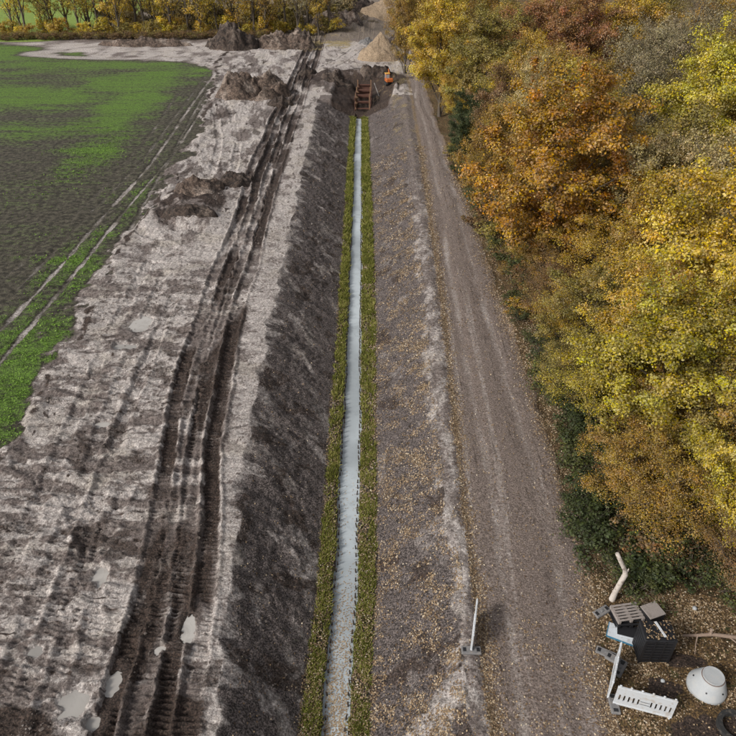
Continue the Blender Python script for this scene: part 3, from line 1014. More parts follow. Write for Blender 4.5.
TREES = [
    # x, y, height, radius, colour, proto, label
    (12.5, 42.5, 14.2, 5.4, ORG, BIG[0], 'large orange gold oak with visible dark limbs overhanging the gravel track'),
    (8.9, 88, 15.0, 4.6, YEL, BIG[1], 'golden yellow tree where the track narrows, opposite the orange machine'),
    (5.6, 113, 14.5, 3.6, OCH, MID[0], 'dark ochre tree hanging over the far end of the track'),
    (9.6, 68, 8.2, 2.7, DKG, BIG[2], 'small dark green tree leaning over the track edge'),
    (13.8, 76, 13.8, 5.2, OLV, BIG[2], 'broad olive grey tree behind the small dark green one'),
    (21.3, 75, 15.0, 4.8, RUST, BIG[0], 'rust red tree standing out in the upper wood'),
    (30.0, 85, 17.0, 5.4, GOLD, BIG[1], 'tall gold tree at the top edge of the wood'),
    (32.5, 75, 17.0, 5.0, GRY, SPARSE[0], 'nearly bare grey brown tree near the top right corner'),
    (25.4, 52, 15.0, 4.9, (.50, .41, .05), BIG[1], 'rounded yellow green tree at the upper right'),
    (17.6, 43.0, 11.5, 3.6, CRM, MID[1], 'pale cream leaved tree right of the big orange oak'),
    (16.6, 32.0, 13.0, 4.6, YEL, BIG[2], 'golden yellow tree in the middle of the right side'),
    (13.2, 24.0, 9.2, 3.9, (.41, .325, .042), BIG[0], 'wide yellow green tree at the near edge of the wood'),
    (12.2, 19.2, 5.2, 2.3, OCH, SPARSE[1], 'low sparse orange brown tree above the birch stump'),
    (14.4, 18.6, 8.0, 2.4, YGR, BIG[2], 'bright yellow green tree at the right edge, lower down'),
    (10.6, 54.0, 10.2, 2.9, OCH, MID[0], 'slim ochre tree behind the orange oak beside the track'),
    (13.6, 57.0, 13.0, 3.0, CRM, SPARSE[1], 'thin cream leaved tree peeping over the orange oak'),
    (12.2, 32.0, 7.0, 2.7, OLV, MID[1], 'low olive tree between orange oak and near yellow trees'),
    (21.6, 38.5, 13.5, 3.8, CRM, SPARSE[0], 'pinkish cream half bare tree at the right edge'),
    (16.6, 26.0, 11.0, 2.6, YEL, BIG[1], 'bright gold tree cut by the right edge at mid height'),
    (21.0, 46.0, 12.0, 4.0, OLV, MID[0], 'dull olive tree below the rounded yellow green one'),
    (16.0, 37.0, 9.5, 3.2, OCH, MID[0], 'ochre tree tucked between the orange oak and the golden tree'),
    (17.0, 62.0, 13.5, 4.2, OCH, MID[1], 'ochre brown tree behind the orange oak'),
    (24.0, 64.0, 14.0, 4.4, GRY, SPARSE[1], 'greyish thin tree below the rust red one'),
    (14.2, 16.6, 5.0, 1.9, BRN, SPARSE[0], 'small brown leaved tree over the fallen branch'),
    (14.0, 28.0, 9.5, 3.0, GOLD, MID[1], 'soft gold tree just behind the wide yellow green one'),
    (10.4, 28.8, 4.2, 1.9, OLV, SPARSE[1], 'small drab olive tree leaning to the track'),
    (11.2, 36.5, 5.2, 2.2, BRN, SPARSE[1], 'low brown tree under the orange oak'),
    (12.0, 64.5, 11.0, 3.2, BRN, MID[0], 'dull brown tree just below the small dark green one'),
    (15.6, 22.0, 8.0, 2.6, OLV, MID[0], 'olive tree behind the bright yellow green one'),
    (11.0, 97, 15, 4.4, OCH, MID[1], 'dark gold tree behind the golden yellow one at the track'),
]
for t in TREES:
    place_tree(t[5], t[0], t[1], t[2], t[3], t[4], t[6])
fill = [(19, 84, RUST, 0), (24, 93, OCH, 1), (17, 92, OLV, 0), (37, 62, OCH, 1), (30, 62, OLV, 0), (28, 72, GRY, 1), (38, 84, GOLD, 0), (44, 76, OCH, 1),
        (33, 54, GOLD, 1), (29, 46, OCH, 0), (27, 40, GOLD, 1), (24, 33, OCH, 0), (21.5, 29, OLV, 1), (20, 24, OCH, 0), (36, 96, OLV, 1), (46, 92, RUST, 0), (15, 108, OCH, 0),
        (26, 106, GOLD, 1), (52, 84, GRY, 1), (12, 125, OCH, 1), (20, 122, OLV, 0), (43, 64, OLV, 1), (11, 142, OCH, 0), (18, 19, OCH, 1), (33, 115, OCH, 0), (10, 160, GOLD, 1)]
CN = {YGR: 'yellow green', YEL: 'bright yellow', RUST: 'rust coloured', OCH: 'ochre', OLV: 'olive', GRY: 'grey brown', GOLD: 'gold'}
for k, (x, y, c, p) in enumerate(fill):
    hh = 12.5 + 3.5 * random.random()
    place_tree(MID[p], x, y, hh if y > 35 else 10.5, 4.6 if y > 35 else 3.4, c, '%s tree deep in the wood, %s' % (CN[c], 'behind the near yellow trees' if y < 36 else 'behind the orange oak' if y < 70 else 'in the upper right of the wood' if x > 25 else 'past the far end of the track'), group='%s trees deep in the wood' % CN[c])

for k, (x, y) in enumerate([(19, 15), (17.5, 11.5), (22.5, 18), (25, 25), (27, 31), (30, 37), (34, 44), (38, 52), (23, 12), (28, 18), (32, 27), (36, 35), (41, 45), (48, 60), (20, 20)]):
    c = [OCH, GOLD, YGR, OLV, YEL][k % 5]
    place_tree(MID[k % 2], x, y, 9 + 2.5 * random.random(), 3.3 + .8 * random.random(), c, '%s tree standing just beyond the right edge of the view' % CN.get(c, 'mixed'), group='trees along the right side of the wood')
edge = []
for k in range(34):
    y = 21 + (k / 34) ** 1.15 * 95
    x = float(RoR(y)) + random.uniform(2.0, 3.4) + (k % 3) * 2.6
    edge.append((x, y))
for k, (x, y) in enumerate(edge):
    c = [OCH, GOLD, YGR, OCH, YEL, GOLD, GOLD][(k * 3 + k // 5) % 7]
    big = (k % 3)
    hh = 4.5 + 2.3 * big + 1.5 * random.random() + (2 if y > 45 else 0)
    place_tree((MID + SPARSE)[(k * 5) % 4], x, y, hh, 1.9 + .55 * big + .5 * random.random(), c,
               '%s young tree in the lower storey, %s of those along the track' % (CN.get(c, 'mixed coloured'), nth(k)), group='%s young trees of the wood edge' % CN.get(c, 'mixed coloured'), name='young_tree')

# thin trees of the far row
xs_row = sorted([-70.2, -63.5, -57.6, -54, -48.9, -45, -42.1, -38.8, -35.8, -30, -27.5, -25.7, -22.8, -20.5, -16.4, -14.2, -12.2, -9.6, -7.7, -66.8, -51.5, -33])
for k, x in enumerate(xs_row):
    c = [(.70, .52, .06), YGR, YEL, GOLD, OLV][(k * 7) % 5]
    if x > -24: c = [GRY, OCH, GOLD][k % 3]
    pr = FAR[k % 3] if x < -24 else FAR[1 if k % 2 else 0]
    place_tree(pr, x + random.uniform(-.4, .4), 147.5 + random.uniform(-1.5, 3) + (x + 70) * .05, 11 + 3 * random.random(), 2.6 + random.random(), c,
               '%s thin dark stemmed tree from the left in the row beyond the field' % nth(k), group='thin trees in the far row')
for k in range(22):
    x = -71 + k * 2.9 + random.uniform(-.9, .9)
    place_tree(FAR[(k * 2) % 3], x, 155 + random.uniform(-1, 4) + (x + 70) * .05, 9.5 + 3 * random.random(), 2.8 + random.random(),
               [YGR, (.62, .46, .06), CRM, YGR, YEL][k % 5], '%s tree from the left in the second row behind the thin far trees' % nth(k), group='trees in the second far row')
nsh = -1
for k in range(40):
    x = -84 + k * 1.98 + random.uniform(-.6, .6)
    if x > -6 or x < -73: continue
    c = [YEL, YEL, YGR, OLV, GOLD][(k * 3 + k // 4) % 5]
    s = random.uniform(.9, 1.9)
    if c is YEL: c = (.66, .48, .055)
    nsh += 1
    place_tree(SHRUB[k % 2], x, 147 + random.uniform(-1, 4) + (x + 70) * .05, 2.0 * s, 1.25 * s, c,
               '%s shrub from the left under the thin trees of the far row' % nth(nsh), 'shrub', 'yellow shrubs under the far tree row', 'shrub')
for k in range(34):
    x = -58 + k * 1.6 + random.uniform(-.5, .5)
    place_tree(SHRUB[k % 2], x, 160 + random.uniform(-3, 12), random.uniform(3.5, 6), random.uniform(2.2, 3.2), [CRM, GRY, YEL, OLV, CRM][(k * 3) % 5],
               '%s pale bush from the left in the reeds behind the far tree row' % nth(k), 'bush', 'pale bushes behind the far tree row', 'reed_bush')
for k in range(60):
    x = -72 + k * .88 + random.uniform(-.3, .3)
    place_tree(SHRUB[2], x, 144.2 + random.uniform(-.8, .8) + (x + 70) * .05, random.uniform(1.2, 1.8), random.uniform(1.2, 1.8), [BRN, OLV, BRN][k % 3],
               '%s low brown hedge bush from the left along the far field edge' % nth(k), 'bush', 'brown hedge bushes along the far field edge', 'hedge_bush')
# undergrowth along the track
nbr = -1
for k in range(84):
    y = 14.5 + (k / 84) ** 1.35 * 60
    off = random.uniform(.5, 2.6)
    x = float(RoR(y)) + off
    if y < 17.5: x = float(RoR(y)) + random.uniform(1.6, 4.5)
    c = [DKG, GRN, DKG, DKG, BRN, GRN, DKG][(k * 5) % 7]
    if y > 38: c = [BRN, OLV, OCH, GRN][k % 4]
    if y < 16.3 or (x < 10.6 and y < 17): continue
    nbr += 1
    s = random.uniform(.65, 1.15)
    place_tree(SHRUB[k % 3], x, y, 1.5 * s, 1.35 * s, c, '%s low %s bush along the wood edge, counted up the track from the crate' % (nth(nbr), {DKG: 'dark green', GRN: 'green', BRN: 'brown', OLV: 'olive', OCH: 'ochre'}[c]), 'bush', 'bramble bushes at the wood edge', 'bramble_bush')
for k in range(14):
    x, y = 11.2 + (k + random.random()) / 14 * 3.6, 16.4 + random.random() * 3.0
    place_tree(SHRUB[1 + k % 2], x, y, 1.5, 1.2, [BRN, GRN, DKG][k % 3], '%s scrubby bush from the left in the tangle behind the black crate' % nth(k), 'bush', 'scrubby bushes behind the crate', 'scrub_bush')


# ------------------------------------------------------------------ ground cover stuff
def scatter(n, x0, x1, y0, y1, dens, r=rng, yp=1.0):
    x = x0 + (x1 - x0) * r.random(n)
    y = y0 + (y1 - y0) * r.random(n) ** yp
    p = dens(x, y)
    k = r.random(n) < p
    return x[k], y[k]


def leaves_on(name, x, y, z, size, mat, label, tilt=.35, lift=.012):
    n = len(x)
    e_ = .06
    zx, zy = ground_z(x + e_, y), ground_z(x, y + e_)
    N = np.stack([-(zx - z) / e_, -(zy - z) / e_, np.ones(n)], 1)
    N = np.clip(N, -1.2, 1.2) + rng.normal(size=(n, 3)) * tilt
    C = np.stack([x, y, z + lift], 1)
    V, Fq = leaf_quads(C, N, size * (.6 + .7 * rng.random(n)), .75)
    o = mesh_obj(name, V, Fq, mat, smooth=False)
    set_tint(o.data, np.stack([rng.random(n)] * 3, 1))
    return tag(o, label, 'leaves', kind='stuff')


def lit_density(x, y):
    a1, rg = mask_at(x, y)
    d = sst(.18, .70, a1[:, 3] + (fbm(x * 3.2, y * 3.2, 2, 273) - .5) * .35) * .85 + .035
    d = np.where(x < Lt(y) + .3, 0, d) * np.where(x < Lb(y) - .2, .45, 1)
    return np.where((rg == 3), 0, d)


x, y = scatter(520000, -6.5, 21, 9.6, 75, lit_density, yp=1.9)
_, rg = mask_at(x, y)
lft = np.where(((rg == 2) & (x > Lb(y))) | ((rg == 4) & (x < Rb(y))), .06 + .05 * rng.random(len(x)), .012)
leaves_on('fallen_leaves', x, y, ground_z(x, y), .062 + .0007 * y, M_LITTER, 'brown and tan leaves fallen over banks, track and wood floor', lift=lft)
# leaves floating on the near water
n = 7000
y = 10 + 16 * rng.random(n) ** 1.6
x = WL(y) + .03 + (WR(y) - WL(y) - .06) * rng.random(n)
k = rng.random(n) < np.clip(1.15 - (y - 11) / 9, .06, 1) * sst(.25, .6, fbm(x * 1.5, y * 1.0, 3, 201) + .12)
x, y = x[k], y[k]
V, Fq = leaf_quads(np.stack([x, y, np.full(len(x), -2.19)], 1), np.stack([rng.normal(size=len(x)) * .06, rng.normal(size=len(x)) * .06, np.ones(len(x))], 1), .062 * (.6 + .7 * rng.random(len(x))), .75)
o = mesh_obj('floating_leaves', V, Fq, M_LITTER, smooth=False)
set_tint(o.data, np.stack([.35 + .65 * rng.random(len(x))] * 3, 1))
tag(o, 'pale leaves floating on the near end of the ditch water', 'leaves', kind='stuff')

# grass strips beside the water
def grass(n, fl, fr, y0, y1, yp, h, name, label):
    y = y0 + (y1 - y0) * rng.random(n) ** yp
    a_, b_ = fl(y), fr(y)
    x = a_ + (b_ - a_) * rng.random(n)
    x = x + (vn(y * 2.5, x * 0 + 2, 12) - .5) * .22
    z = ground_z(x, y)
    k = (z > -2.16) & (rng.random(n) < sst(.32, .58, fbm(x * 2.2, y * 1.0, 4, 14, .6)) + .10)
    x, y, z = x[k], y[k], z[k]
    n = len(x)
    az = rng.random(n) * 6.283
    hh = h * (.5 + rng.random(n)) * (1 + y / 60)
    w = .014 * (1 + y / 22)
    ln = rng.normal(size=(n, 2)) * .5
    bx, by = np.cos(az) * w, np.sin(az) * w
    V = np.stack([np.stack([x - bx, y - by, z - .01], 1), np.stack([x + bx, y + by, z - .01], 1),
                  np.stack([x + ln[:, 0] * hh, y + ln[:, 1] * hh, z + hh], 1)], 1).reshape(-1, 3)
    o = mesh_obj(name, V, np.arange(n * 3).reshape(n, 3), M_GRASS, smooth=False)
    set_tint(o.data, np.stack([np.clip(rng.normal(.45, .2, n) + (vn(x * 2, y * 2, 9) - .5) * .5, 0, 1)] * 3, 1), 3)
    tag(o, label, 'grass', kind='stuff')


grass(70000, Lb, WL, 9.5, ENDY - .5, 1.7, .11, 'bank_grass', 'mossy green grass strip along the left water edge')
grass(70000, WR, Rb, 9.5, ENDY - .5, 1.7, .11, 'bank_grass', 'mossy green grass strip along the right water edge')

# crop seedlings
def crop_density(x, y):
    a1, rg = mask_at(x, y)
    return np.where(rg == 1, sst(.25, .85, a1[:, 2]) * .5 * sst(.2, .55, fbm(x * 1.1, y * 1.4, 4, 212, .6)), 0)


x, y = scatter(170000, -36, -16.5, 22, 92, lambda a_, b_: crop_density(a_, b_) * sst(92, 45, b_), yp=1.5)
z = ground_z(x, y)
n = len(x)
V, Fq = leaf_quads(np.stack([x, y, z + .05], 1), np.stack([rng.normal(size=n) * .8, rng.normal(size=n) * .8, np.ones(n)], 1), (.075 + .0012 * y) * (.7 + .6 * rng.random(n)), .5)
o = mesh_obj('crop_seedlings', V, Fq, M_CROP, smooth=False)
set_tint(o.data, np.stack([rng.random(n)] * 3, 1))
tag(o, 'bright green seedlings sprouting in the sown field', 'crops', kind='stuff')

# clods of earth
def clod_density(x, y):
    a1, rg = mask_at(x, y)
    d = .25 + .9 * a1[:, 0]
    return np.where((rg == 0) | (rg == 2) | (rg == 4), d * sst(.4, .66, fbm(x * .6, y * .6, 3, 211)), 0)


x, y = scatter(60000, -18, 4, 10.5, 75, clod_density, yp=1.7)
z = ground_z(x, y)
n = len(x)
s = np.minimum(.024 * np.exp(rng.normal(size=n) * .5), .06) * (1 + y / 60)
dirs = np.array([(1, 0, 0), (0, 1, 0), (-1, 0, 0), (0, -1, 0), (0, 0, .9), (0, 0, -.5)], float)
V = np.stack([x, y, z], 1)[:, None, :] + dirs[None] * s[:, None, None] * (.65 + .7 * rng.random((n, 6, 1)))
ft = np.array([(0, 1, 4), (1, 2, 4), (2, 3, 4), (3, 0, 4)])
Fq = (np.arange(n) * 6)[:, None, None] + ft[None]
M_CLOD = tinted_material('earth_clods', [(0, (.05, .038, .032)), (.6, (.15, .125, .11)), (1, (.34, .30, .27))], .95)
o = mesh_obj('earth_clods', V.reshape(-1, 3), Fq.reshape(-1, 3), M_CLOD, smooth=False)
a1, rg = mask_at(x, y)
set_tint(o.data, np.stack([np.clip(.25 + .6 * a1[:, 1] - .3 * a1[:, 0] + rng.normal(size=n) * .15, 0, 1)] * 3, 1), 6)
tag(o, 'loose clods of earth over mud and banks', 'earth', kind='stuff')

# ------------------------------------------------------------------ stakes along the water
M_STAKE = plain('stake_wood', (.050, .036, .028), .85, .4, 30, bumps=.3)
bm = bmesh.new()
bmesh.ops.create_cone(bm, cap_ends=True, segments=7, radius1=.036, radius2=.030, depth=.60)
bmesh.ops.translate(bm, vec=(0, 0, -.22), verts=bm.verts)
me_st = bpy.data.meshes.new('wooden_stake')
bm.to_mesh(me_st)
bm.free()
me_st.materials.append(M_STAKE)
rest = []
for side, fn, d in (('left', WL, .07), ('right', WR, -.07)):
    for i in range(200):
        y = 9.6 + i * .43 + random.uniform(-.05, .05)
        if y > ENDY - .6: break
        ww = float((vn(np.array([y * .5]), np.array([0.]), 21)[0] - .5) * .12) if side == 'left' else float((vn(np.array([y * .5]), np.array([5.]), 22)[0] - .5) * .12)
        x = float(fn(y)) + d + ww + random.uniform(-.02, .02)
        z = -2.02 + random.uniform(-.05, .04)
        if i < 150:
            o = link(bpy.data.objects.new('wooden_stake', me_st))
            o.location = (x, y, z)
            o.rotation_euler = (random.uniform(-.12, .12), random.uniform(-.12, .12), random.random() * 3)
            tag(o, 'short dark wooden stake in the row along the %s water edge' % side, 'stake', 'stakes along the %s water edge' % side)
        else:
            rest.append((x, y, z))
tb = Tubes()
for (x, y, z) in rest: tb.add([(x, y, z - .4), (x, y, z + .08)], [.036, .03], 5)
o = link(bpy.data.objects.new('wooden_stakes', tb.mesh('wooden_stakes', M_STAKE)))
tag(o, 'far end of the two rows of dark stakes along the water', 'stakes', kind='stuff')


# ------------------------------------------------------------------ heaps
def heap_mat(name, c1, c2, c3, sc=1.0):
    m, nt, bs = new_mat(name)
    geo = nd(nt, 'ShaderNodeNewGeometry')
    P = geo.outputs['Position']
    n1 = noise(nt, P, .9 * sc, 5, .65)
    n2 = noise(nt, P, 4.5 * sc, 4, .65)
    n3 = noise(nt, P, 16 * sc, 3, .65)
    c = mixc(nt, nt_smooth(nt, n2, .38, .62), c1, c2)
    c = mixc(nt, nt_smooth(nt, n1, .50, .66), c, c3)
    c = mixc(nt, 1.0, c, mathn(nt, 'MULTIPLY_ADD', nt_smooth(nt, n3, .35, .65), .9, .55), 'MULTIPLY')
    nt.links.new(c, bs.inputs['Base Color'])
    bs.inputs['Roughness'].default_value = .95
    b = bump(nt, n2, .6, .25, None)
    bump(nt, n3, .6, .1, bs, b)
    return m


H_DARK = heap_mat('dark_topsoil', (.018, .012, .009), (.062, .043, .033), (.13, .10, .08), .42)
H_BROWN = heap_mat('brown_earth', (.040, .027, .020), (.13, .092, .070), (.25, .20, .165), .42)
H_SAND = heap_mat('sand', (.25, .182, .118), (.31, .232, .155), (.22, .162, .108), .6)
H_GREY = heap_mat('grey_rubble', (.10, .095, .095), (.22, .21, .205), (.32, .30, .285), 1.4)


def heap(cx, cy, rx, ry, h, mat, label, peaks=None, rough=.5, seed=1, power=1.0, name='soil_heap', cat='soil heap', rz=0.0, group=None):
    na, nrg = 64, 30
    ang = np.linspace(0, 2 * math.pi, na, endpoint=False)
    rr = np.linspace(0, 1, nrg) ** .9
    A, Rr = np.meshgrid(ang, rr)
    edge = 1 + .16 * (vn(np.cos(A) * 2 + seed * 3, np.sin(A) * 2 + seed, seed) - .5) * 2
    lx, ly = np.cos(A) * Rr * rx * edge, np.sin(A) * Rr * ry * edge
    if peaks is None: peaks = [(0, 0, 1, 1)]
    Z = np.zeros_like(lx)
    for (px, py, ph, pr) in peaks:
        d = np.hypot((lx - px) / (rx * pr), (ly - py) / (ry * pr))
        Z = np.maximum(Z, ph * h * np.clip(1 - d, 0, 1) ** power)
    env = sst(1, .75, Rr)
    Z = Z + env * ((fbm(lx * .8 + seed * 7, ly * .8, 4, seed + 300) - .5) * rough * 1.6 + (ridged(lx * .45, ly * .45 + seed, 2, seed + 301) - .5) * rough + (fbm(lx * 3, ly * 3, 3, seed + 302, .6) - .5) * rough * .9)
    c, s = math.cos(rz), math.sin(rz)
    wx, wy = cx + lx * c - ly * s, cy + lx * s + ly * c
    gz = ground_z(wx.ravel(), wy.ravel()).reshape(wx.shape)
    Zw = gz + Z * env - .25 * (1 - env) - .03
    z0 = ground_z(cx, cy)
    V = np.stack([wx - cx, wy - cy, Zw - z0], -1).reshape(-1, 3)
    Fq = []
    for i in range(nrg - 1):
        for k in range(na):
            k2 = (k + 1) % na
            Fq.append((i * na + k, (i + 1) * na + k, (i + 1) * na + k2, i * na + k2))
    o = mesh_obj(name, V, np.array(Fq), mat)
    o.location = (cx, cy, z0)
    tag(o, label, cat, group)
    return o


heap(-24.6, 136, 5.8, 4.2, 4.3, H_DARK, 'pointed dark soil heap in front of the far tree row', peaks=[(0, 0, 1, .9), (2.6, -.6, .5, .6), (-2.8, .3, .45, .6)], rough=1.25, seed=2)
heap(-15.0, 137, 6.0, 4.5, 3.2, H_BROWN, 'ragged brown heap of earth and roots beside the pointed dark heap', peaks=[(-1.5, 0, .8, .8), (2, .5, 1, .8)], rough=1.1, seed=3)
heap(-15.8, 99, 5.6, 4.2, 3.3, H_BROWN, 'double peaked brown soil heap beside the crawler tracks', peaks=[(-1.8, 0, .95, .8), (2.4, .8, .8, .7), (2.2, -2.2, .4, .5), (.2, .8, .7, .7)], rough=1.0, seed=4, power=.8)
heap(-9.3, 111, 1.7, 1.4, 1.2, H_DARK, 'small dark soil lump behind the double peaked heap', rough=.4, seed=5)
heap(-11.6, 93.6, 2.0, 1.5, 1.3, H_DARK, 'small dark heap at the foot of the double peaked heap', rough=.45, seed=6)
heap(2.0, 125.5, 4.3, 3.8, 3.9, H_SAND, 'clean pale sand cone beside the track at the end of the ditch', peaks=[(0, 0, 1, .95), (1.6, -.8, .62, .7)], rough=.5, seed=7, power=.9, name='sand_heap', cat='sand heap')
heap(3.8, 173, 6.5, 5, 4.6, H_SAND, 'second sand heap farther back at the top edge', peaks=[(0, 0, 1, .9), (-3, -1, .55, .6), (3, 0, .85, .7)], rough=.35, seed=8, name='sand_heap', cat='sand heap')
heap(-41.5, 138.5, 9.5, 2.2, 1.4, H_BROWN, 'long low earth bank in front of the far hedge', peaks=[(0, 0, 1, 1), (-5, 0, .7, .6), (5, 0, .8, .6)], rough=.5, seed=9)
heap(4.9, 139, 2.6, 2.0, 1.7, H_DARK, 'dark heap behind the sand cone next to the track', rough=.5, seed=10)
heap(-.2, 140, 1.9, 1.3, 1.2, H_GREY, 'small blue grey rubble heap behind the sand cone', rough=.4, seed=11, name='rubble_heap', cat='rubble heap')
heap(-15.4, 60.5, 2.6, 2.4, 1.15, H_BROWN, 'brown heap on the churned ridge halfway up the muddy strip', peaks=[(-.4, 0, 1, .9), (1.2, 1, .7, .6)], rough=.42, seed=12)
heap(-12.6, 63.5, 2.0, 2.0, .95, H_DARK, 'dark heap next to the churned ridge beside the tracks', rough=.42, seed=13)
heap(-15.0, 54.3, 2.8, 1.3, .7, H_DARK, 'low dark spoil bank in front of the churned ridge', rough=.4, seed=14)
heap(-6.5, 158, 6, 5, 2.6, H_BROWN, 'brown debris heap under the trees at the top edge', rough=1.0, seed=15, peaks=[(-2, 0, .8, .8), (2, 1, 1, .8)])
heap(-1.5, 176, 6, 6, 5.0, H_DARK, 'dark debris heap left of the far sand heap', rough=1.2, seed=16)
heap(-4.4, 106.5, 3.0, 2.0, 1.2, H_DARK, 'dark spoil on the left rim of the pit', rough=.7, seed=17)
heap(1.2, 111.6, 2.8, 1.7, 1.3, H_DARK, 'dark spoil behind the pit below the sand cone', rough=.7, seed=18)

# ------------------------------------------------------------------ trench shoring and orange machine at the pit
M_RUST = plain('rusty_steel', (.105, .045, .030), .8, .4, 3, bumps=.3, dirt=(.05, .035, .03))
M_TIMBER = plain('raw_timber', (.20, .115, .065), .85, .3, 4, bumps=.3, dirt=(.10, .075, .06))
r0 = empty('shoring_frame', (-.75, 97.5, -2.05), R(-2))
tag(r0, 'rust brown trench shoring frame with cross struts in the open pit', 'shoring frame')
for sx in (-.95, .95):
    for yy_, hh in ((0, 2.7), (3.2, 2.9), (6.4, 3.2)):
        box_obj('post', (sx, yy_, hh / 2 - .2), (.16, .18, hh), M_TIMBER, r0)
    for zz in (.35, 1.1, 1.85):
        box_obj('side_rail', (sx * 1.13, 3.2, zz), (.10, 6.9, .42), M_RUST, r0)
for yy_ in (0.0, 3.2, 6.4):
    for zz in (.55, 1.45, 2.3):
        bm = bmesh.new()
        box(bm, (0, yy_ + .16, zz), (1.78, .14, .16))
        bm_obj('strut', bm, M_RUST, r0)
box_obj('end_board', (0, 6.75, 1.2), (1.9, .08, 2.2), M_RUST, r0)

M_ORANGE = plain('orange_paint', (.45, .115, .022), .6, .2, 3, dirt=(.20, .10, .05), dirt_amt=.5)
M_YELLOW = plain('yellow_paint', (.65, .36, .06), .5, .15, 3)
M_BLACK = plain('black_plastic_and_shade', (.012, .012, .014), .5, .3, 8, bumps=.2)  # plastic parts, and the painted shade of carrying and lifting holes
M_RUBBER = plain('rubber', (.02, .02, .02), .85, .3, 8, bumps=.3, dirt=(.12, .10, .08), dirt_amt=.6)
M_GLASS = plain('cab_glass', (.30, .32, .33), .15, .1, 3, bumps=.0)
M_STEEL = plain('grey_steel', (.30, .30, .30), .45, .2, 6, metal=.5)
mx_, my_ = 3.1, 107.0
r0 = empty('mini_excavator', (mx_, my_, ground_z(mx_, my_) + .02), R(12))
tag(r0, 'small orange excavator on the right rim of the pit', 'excavator')
r0.scale = (.78, .78, .78)
for s in (-1, 1):
    bm = bmesh.new()
    prof = []
    for i in range(16):
        an = 2 * math.pi * i / 16
        prof.append((math.copysign(.62, math.cos(an)) + .26 * math.cos(an), .27 + .27 * math.sin(an)))
    vs1 = [bm.verts.new((s * .58 - .16, py, pz)) for py, pz in prof]
    vs2 = [bm.verts.new((s * .58 + .16, py, pz)) for py, pz in prof]
    bm.faces.new(vs1[::-1]); bm.faces.new(vs2)
    for i in range(16):
        bm.faces.new((vs1[i], vs1[(i + 1) % 16], vs2[(i + 1) % 16], vs2[i]))
    bm_obj('crawler_track', bm, M_RUBBER, r0)
box_obj('undercarriage', (0, 0, .40), (.95, .7, .22), M_BLACK, r0, bevel=.03)
box_obj('counterweight', (0, -.42, .86), (1.35, .75, .68), M_ORANGE, r0, bevel=.12)
cabn = box_obj('cab', (-.24, .42, 1.22), (.82, .95, 1.40), M_ORANGE, r0, bevel=.08)
box_obj('window', (-.24, -.07, 1.50), (.66, .02, .62), M_GLASS, cabn)
box_obj('window', (-.66, .42, 1.48), (.02, .72, .66), M_GLASS, cabn)
box_obj('roof', (-.24, .42, 1.96), (.92, 1.05, .09), M_YELLOW, cabn, bevel=.03)
tb = Tubes(); tb.add([(.32, .6, .85), (.34, 1.5, 2.1), (.36, 2.2, 2.35)], [.12, .14, .10], 4)
link(bpy.data.objects.new('boom', tb.mesh('boom', M_ORANGE)), r0)
tb = Tubes(); tb.add([(.36, 2.1, 2.4), (.38, 2.55, 1.2)], [.10, .07], 4)
link(bpy.data.objects.new('dipper_arm', tb.mesh('dipper_arm', M_ORANGE)), r0)
bm = bmesh.new(); box(bm, (.38, 2.5, .98), (.5, .45, .4), Matrix.Identity(3), .08)
bm_obj('bucket', bm, M_STEEL, r0)
M_POLE = plain('pale_pole', (.34, .32, .30), .6, .15, 4)
for (ax, ay, bx, by, hz, lb_) in ((1.6, 103.2, .9, 104.6, 1.5, 'pale pole leaning on the right side of the pit'),
                                  ):
    z0 = ground_z(ax, ay)
    tb = Tubes(); tb.add([(0, 0, -.05), ((bx - ax), (by - ay), hz)], [.05, .045], 6)
    o = link(bpy.data.objects.new('leaning_pole', tb.mesh('leaning_pole', M_POLE)))
    o.location = (ax, ay, z0)
    tag(o, lb_, 'pole')

# ------------------------------------------------------------------ barrier panels
M_WHITE = plain('white_plastic', (.50, .52, .54), .5, .12, 5, bumps=.05, dirt=(.36, .31, .26), dirt_amt=.65)
M_RECY = plain('recycled_rubber', (.17, .165, .165), .9, .3, 12, bumps=.5, dirt=(.24, .20, .16))
M_DARKTXT = plain('grey_print', (.12, .13, .14), .6, .1)


def foot_plate(parent, x, y, rz, zrel=0.06):
    bm = bmesh.new()
    box(bm, (0, 0, 0), (.70, .31, .11), None, .025)
    # two carrying holes: nothing is cut, thin black slabs stand for their shade
    o = bm_obj('foot_plate', bm, M_RECY, parent)
    o.location = (x, y, zrel)
    o.rotation_euler = (0, 0, rz)
    for s in (-.24, .24):
        bm = bmesh.new()
        box(bm, (s, 0, .06), (.11, .15, .012))
        bm_obj('hole_shade', bm, M_BLACK, o)
    bm = bmesh.new(); box(bm, (0, 0, .07), (.10, .10, .05), None, .01)
    bm_obj('socket', bm, M_RECY, o)
    return o


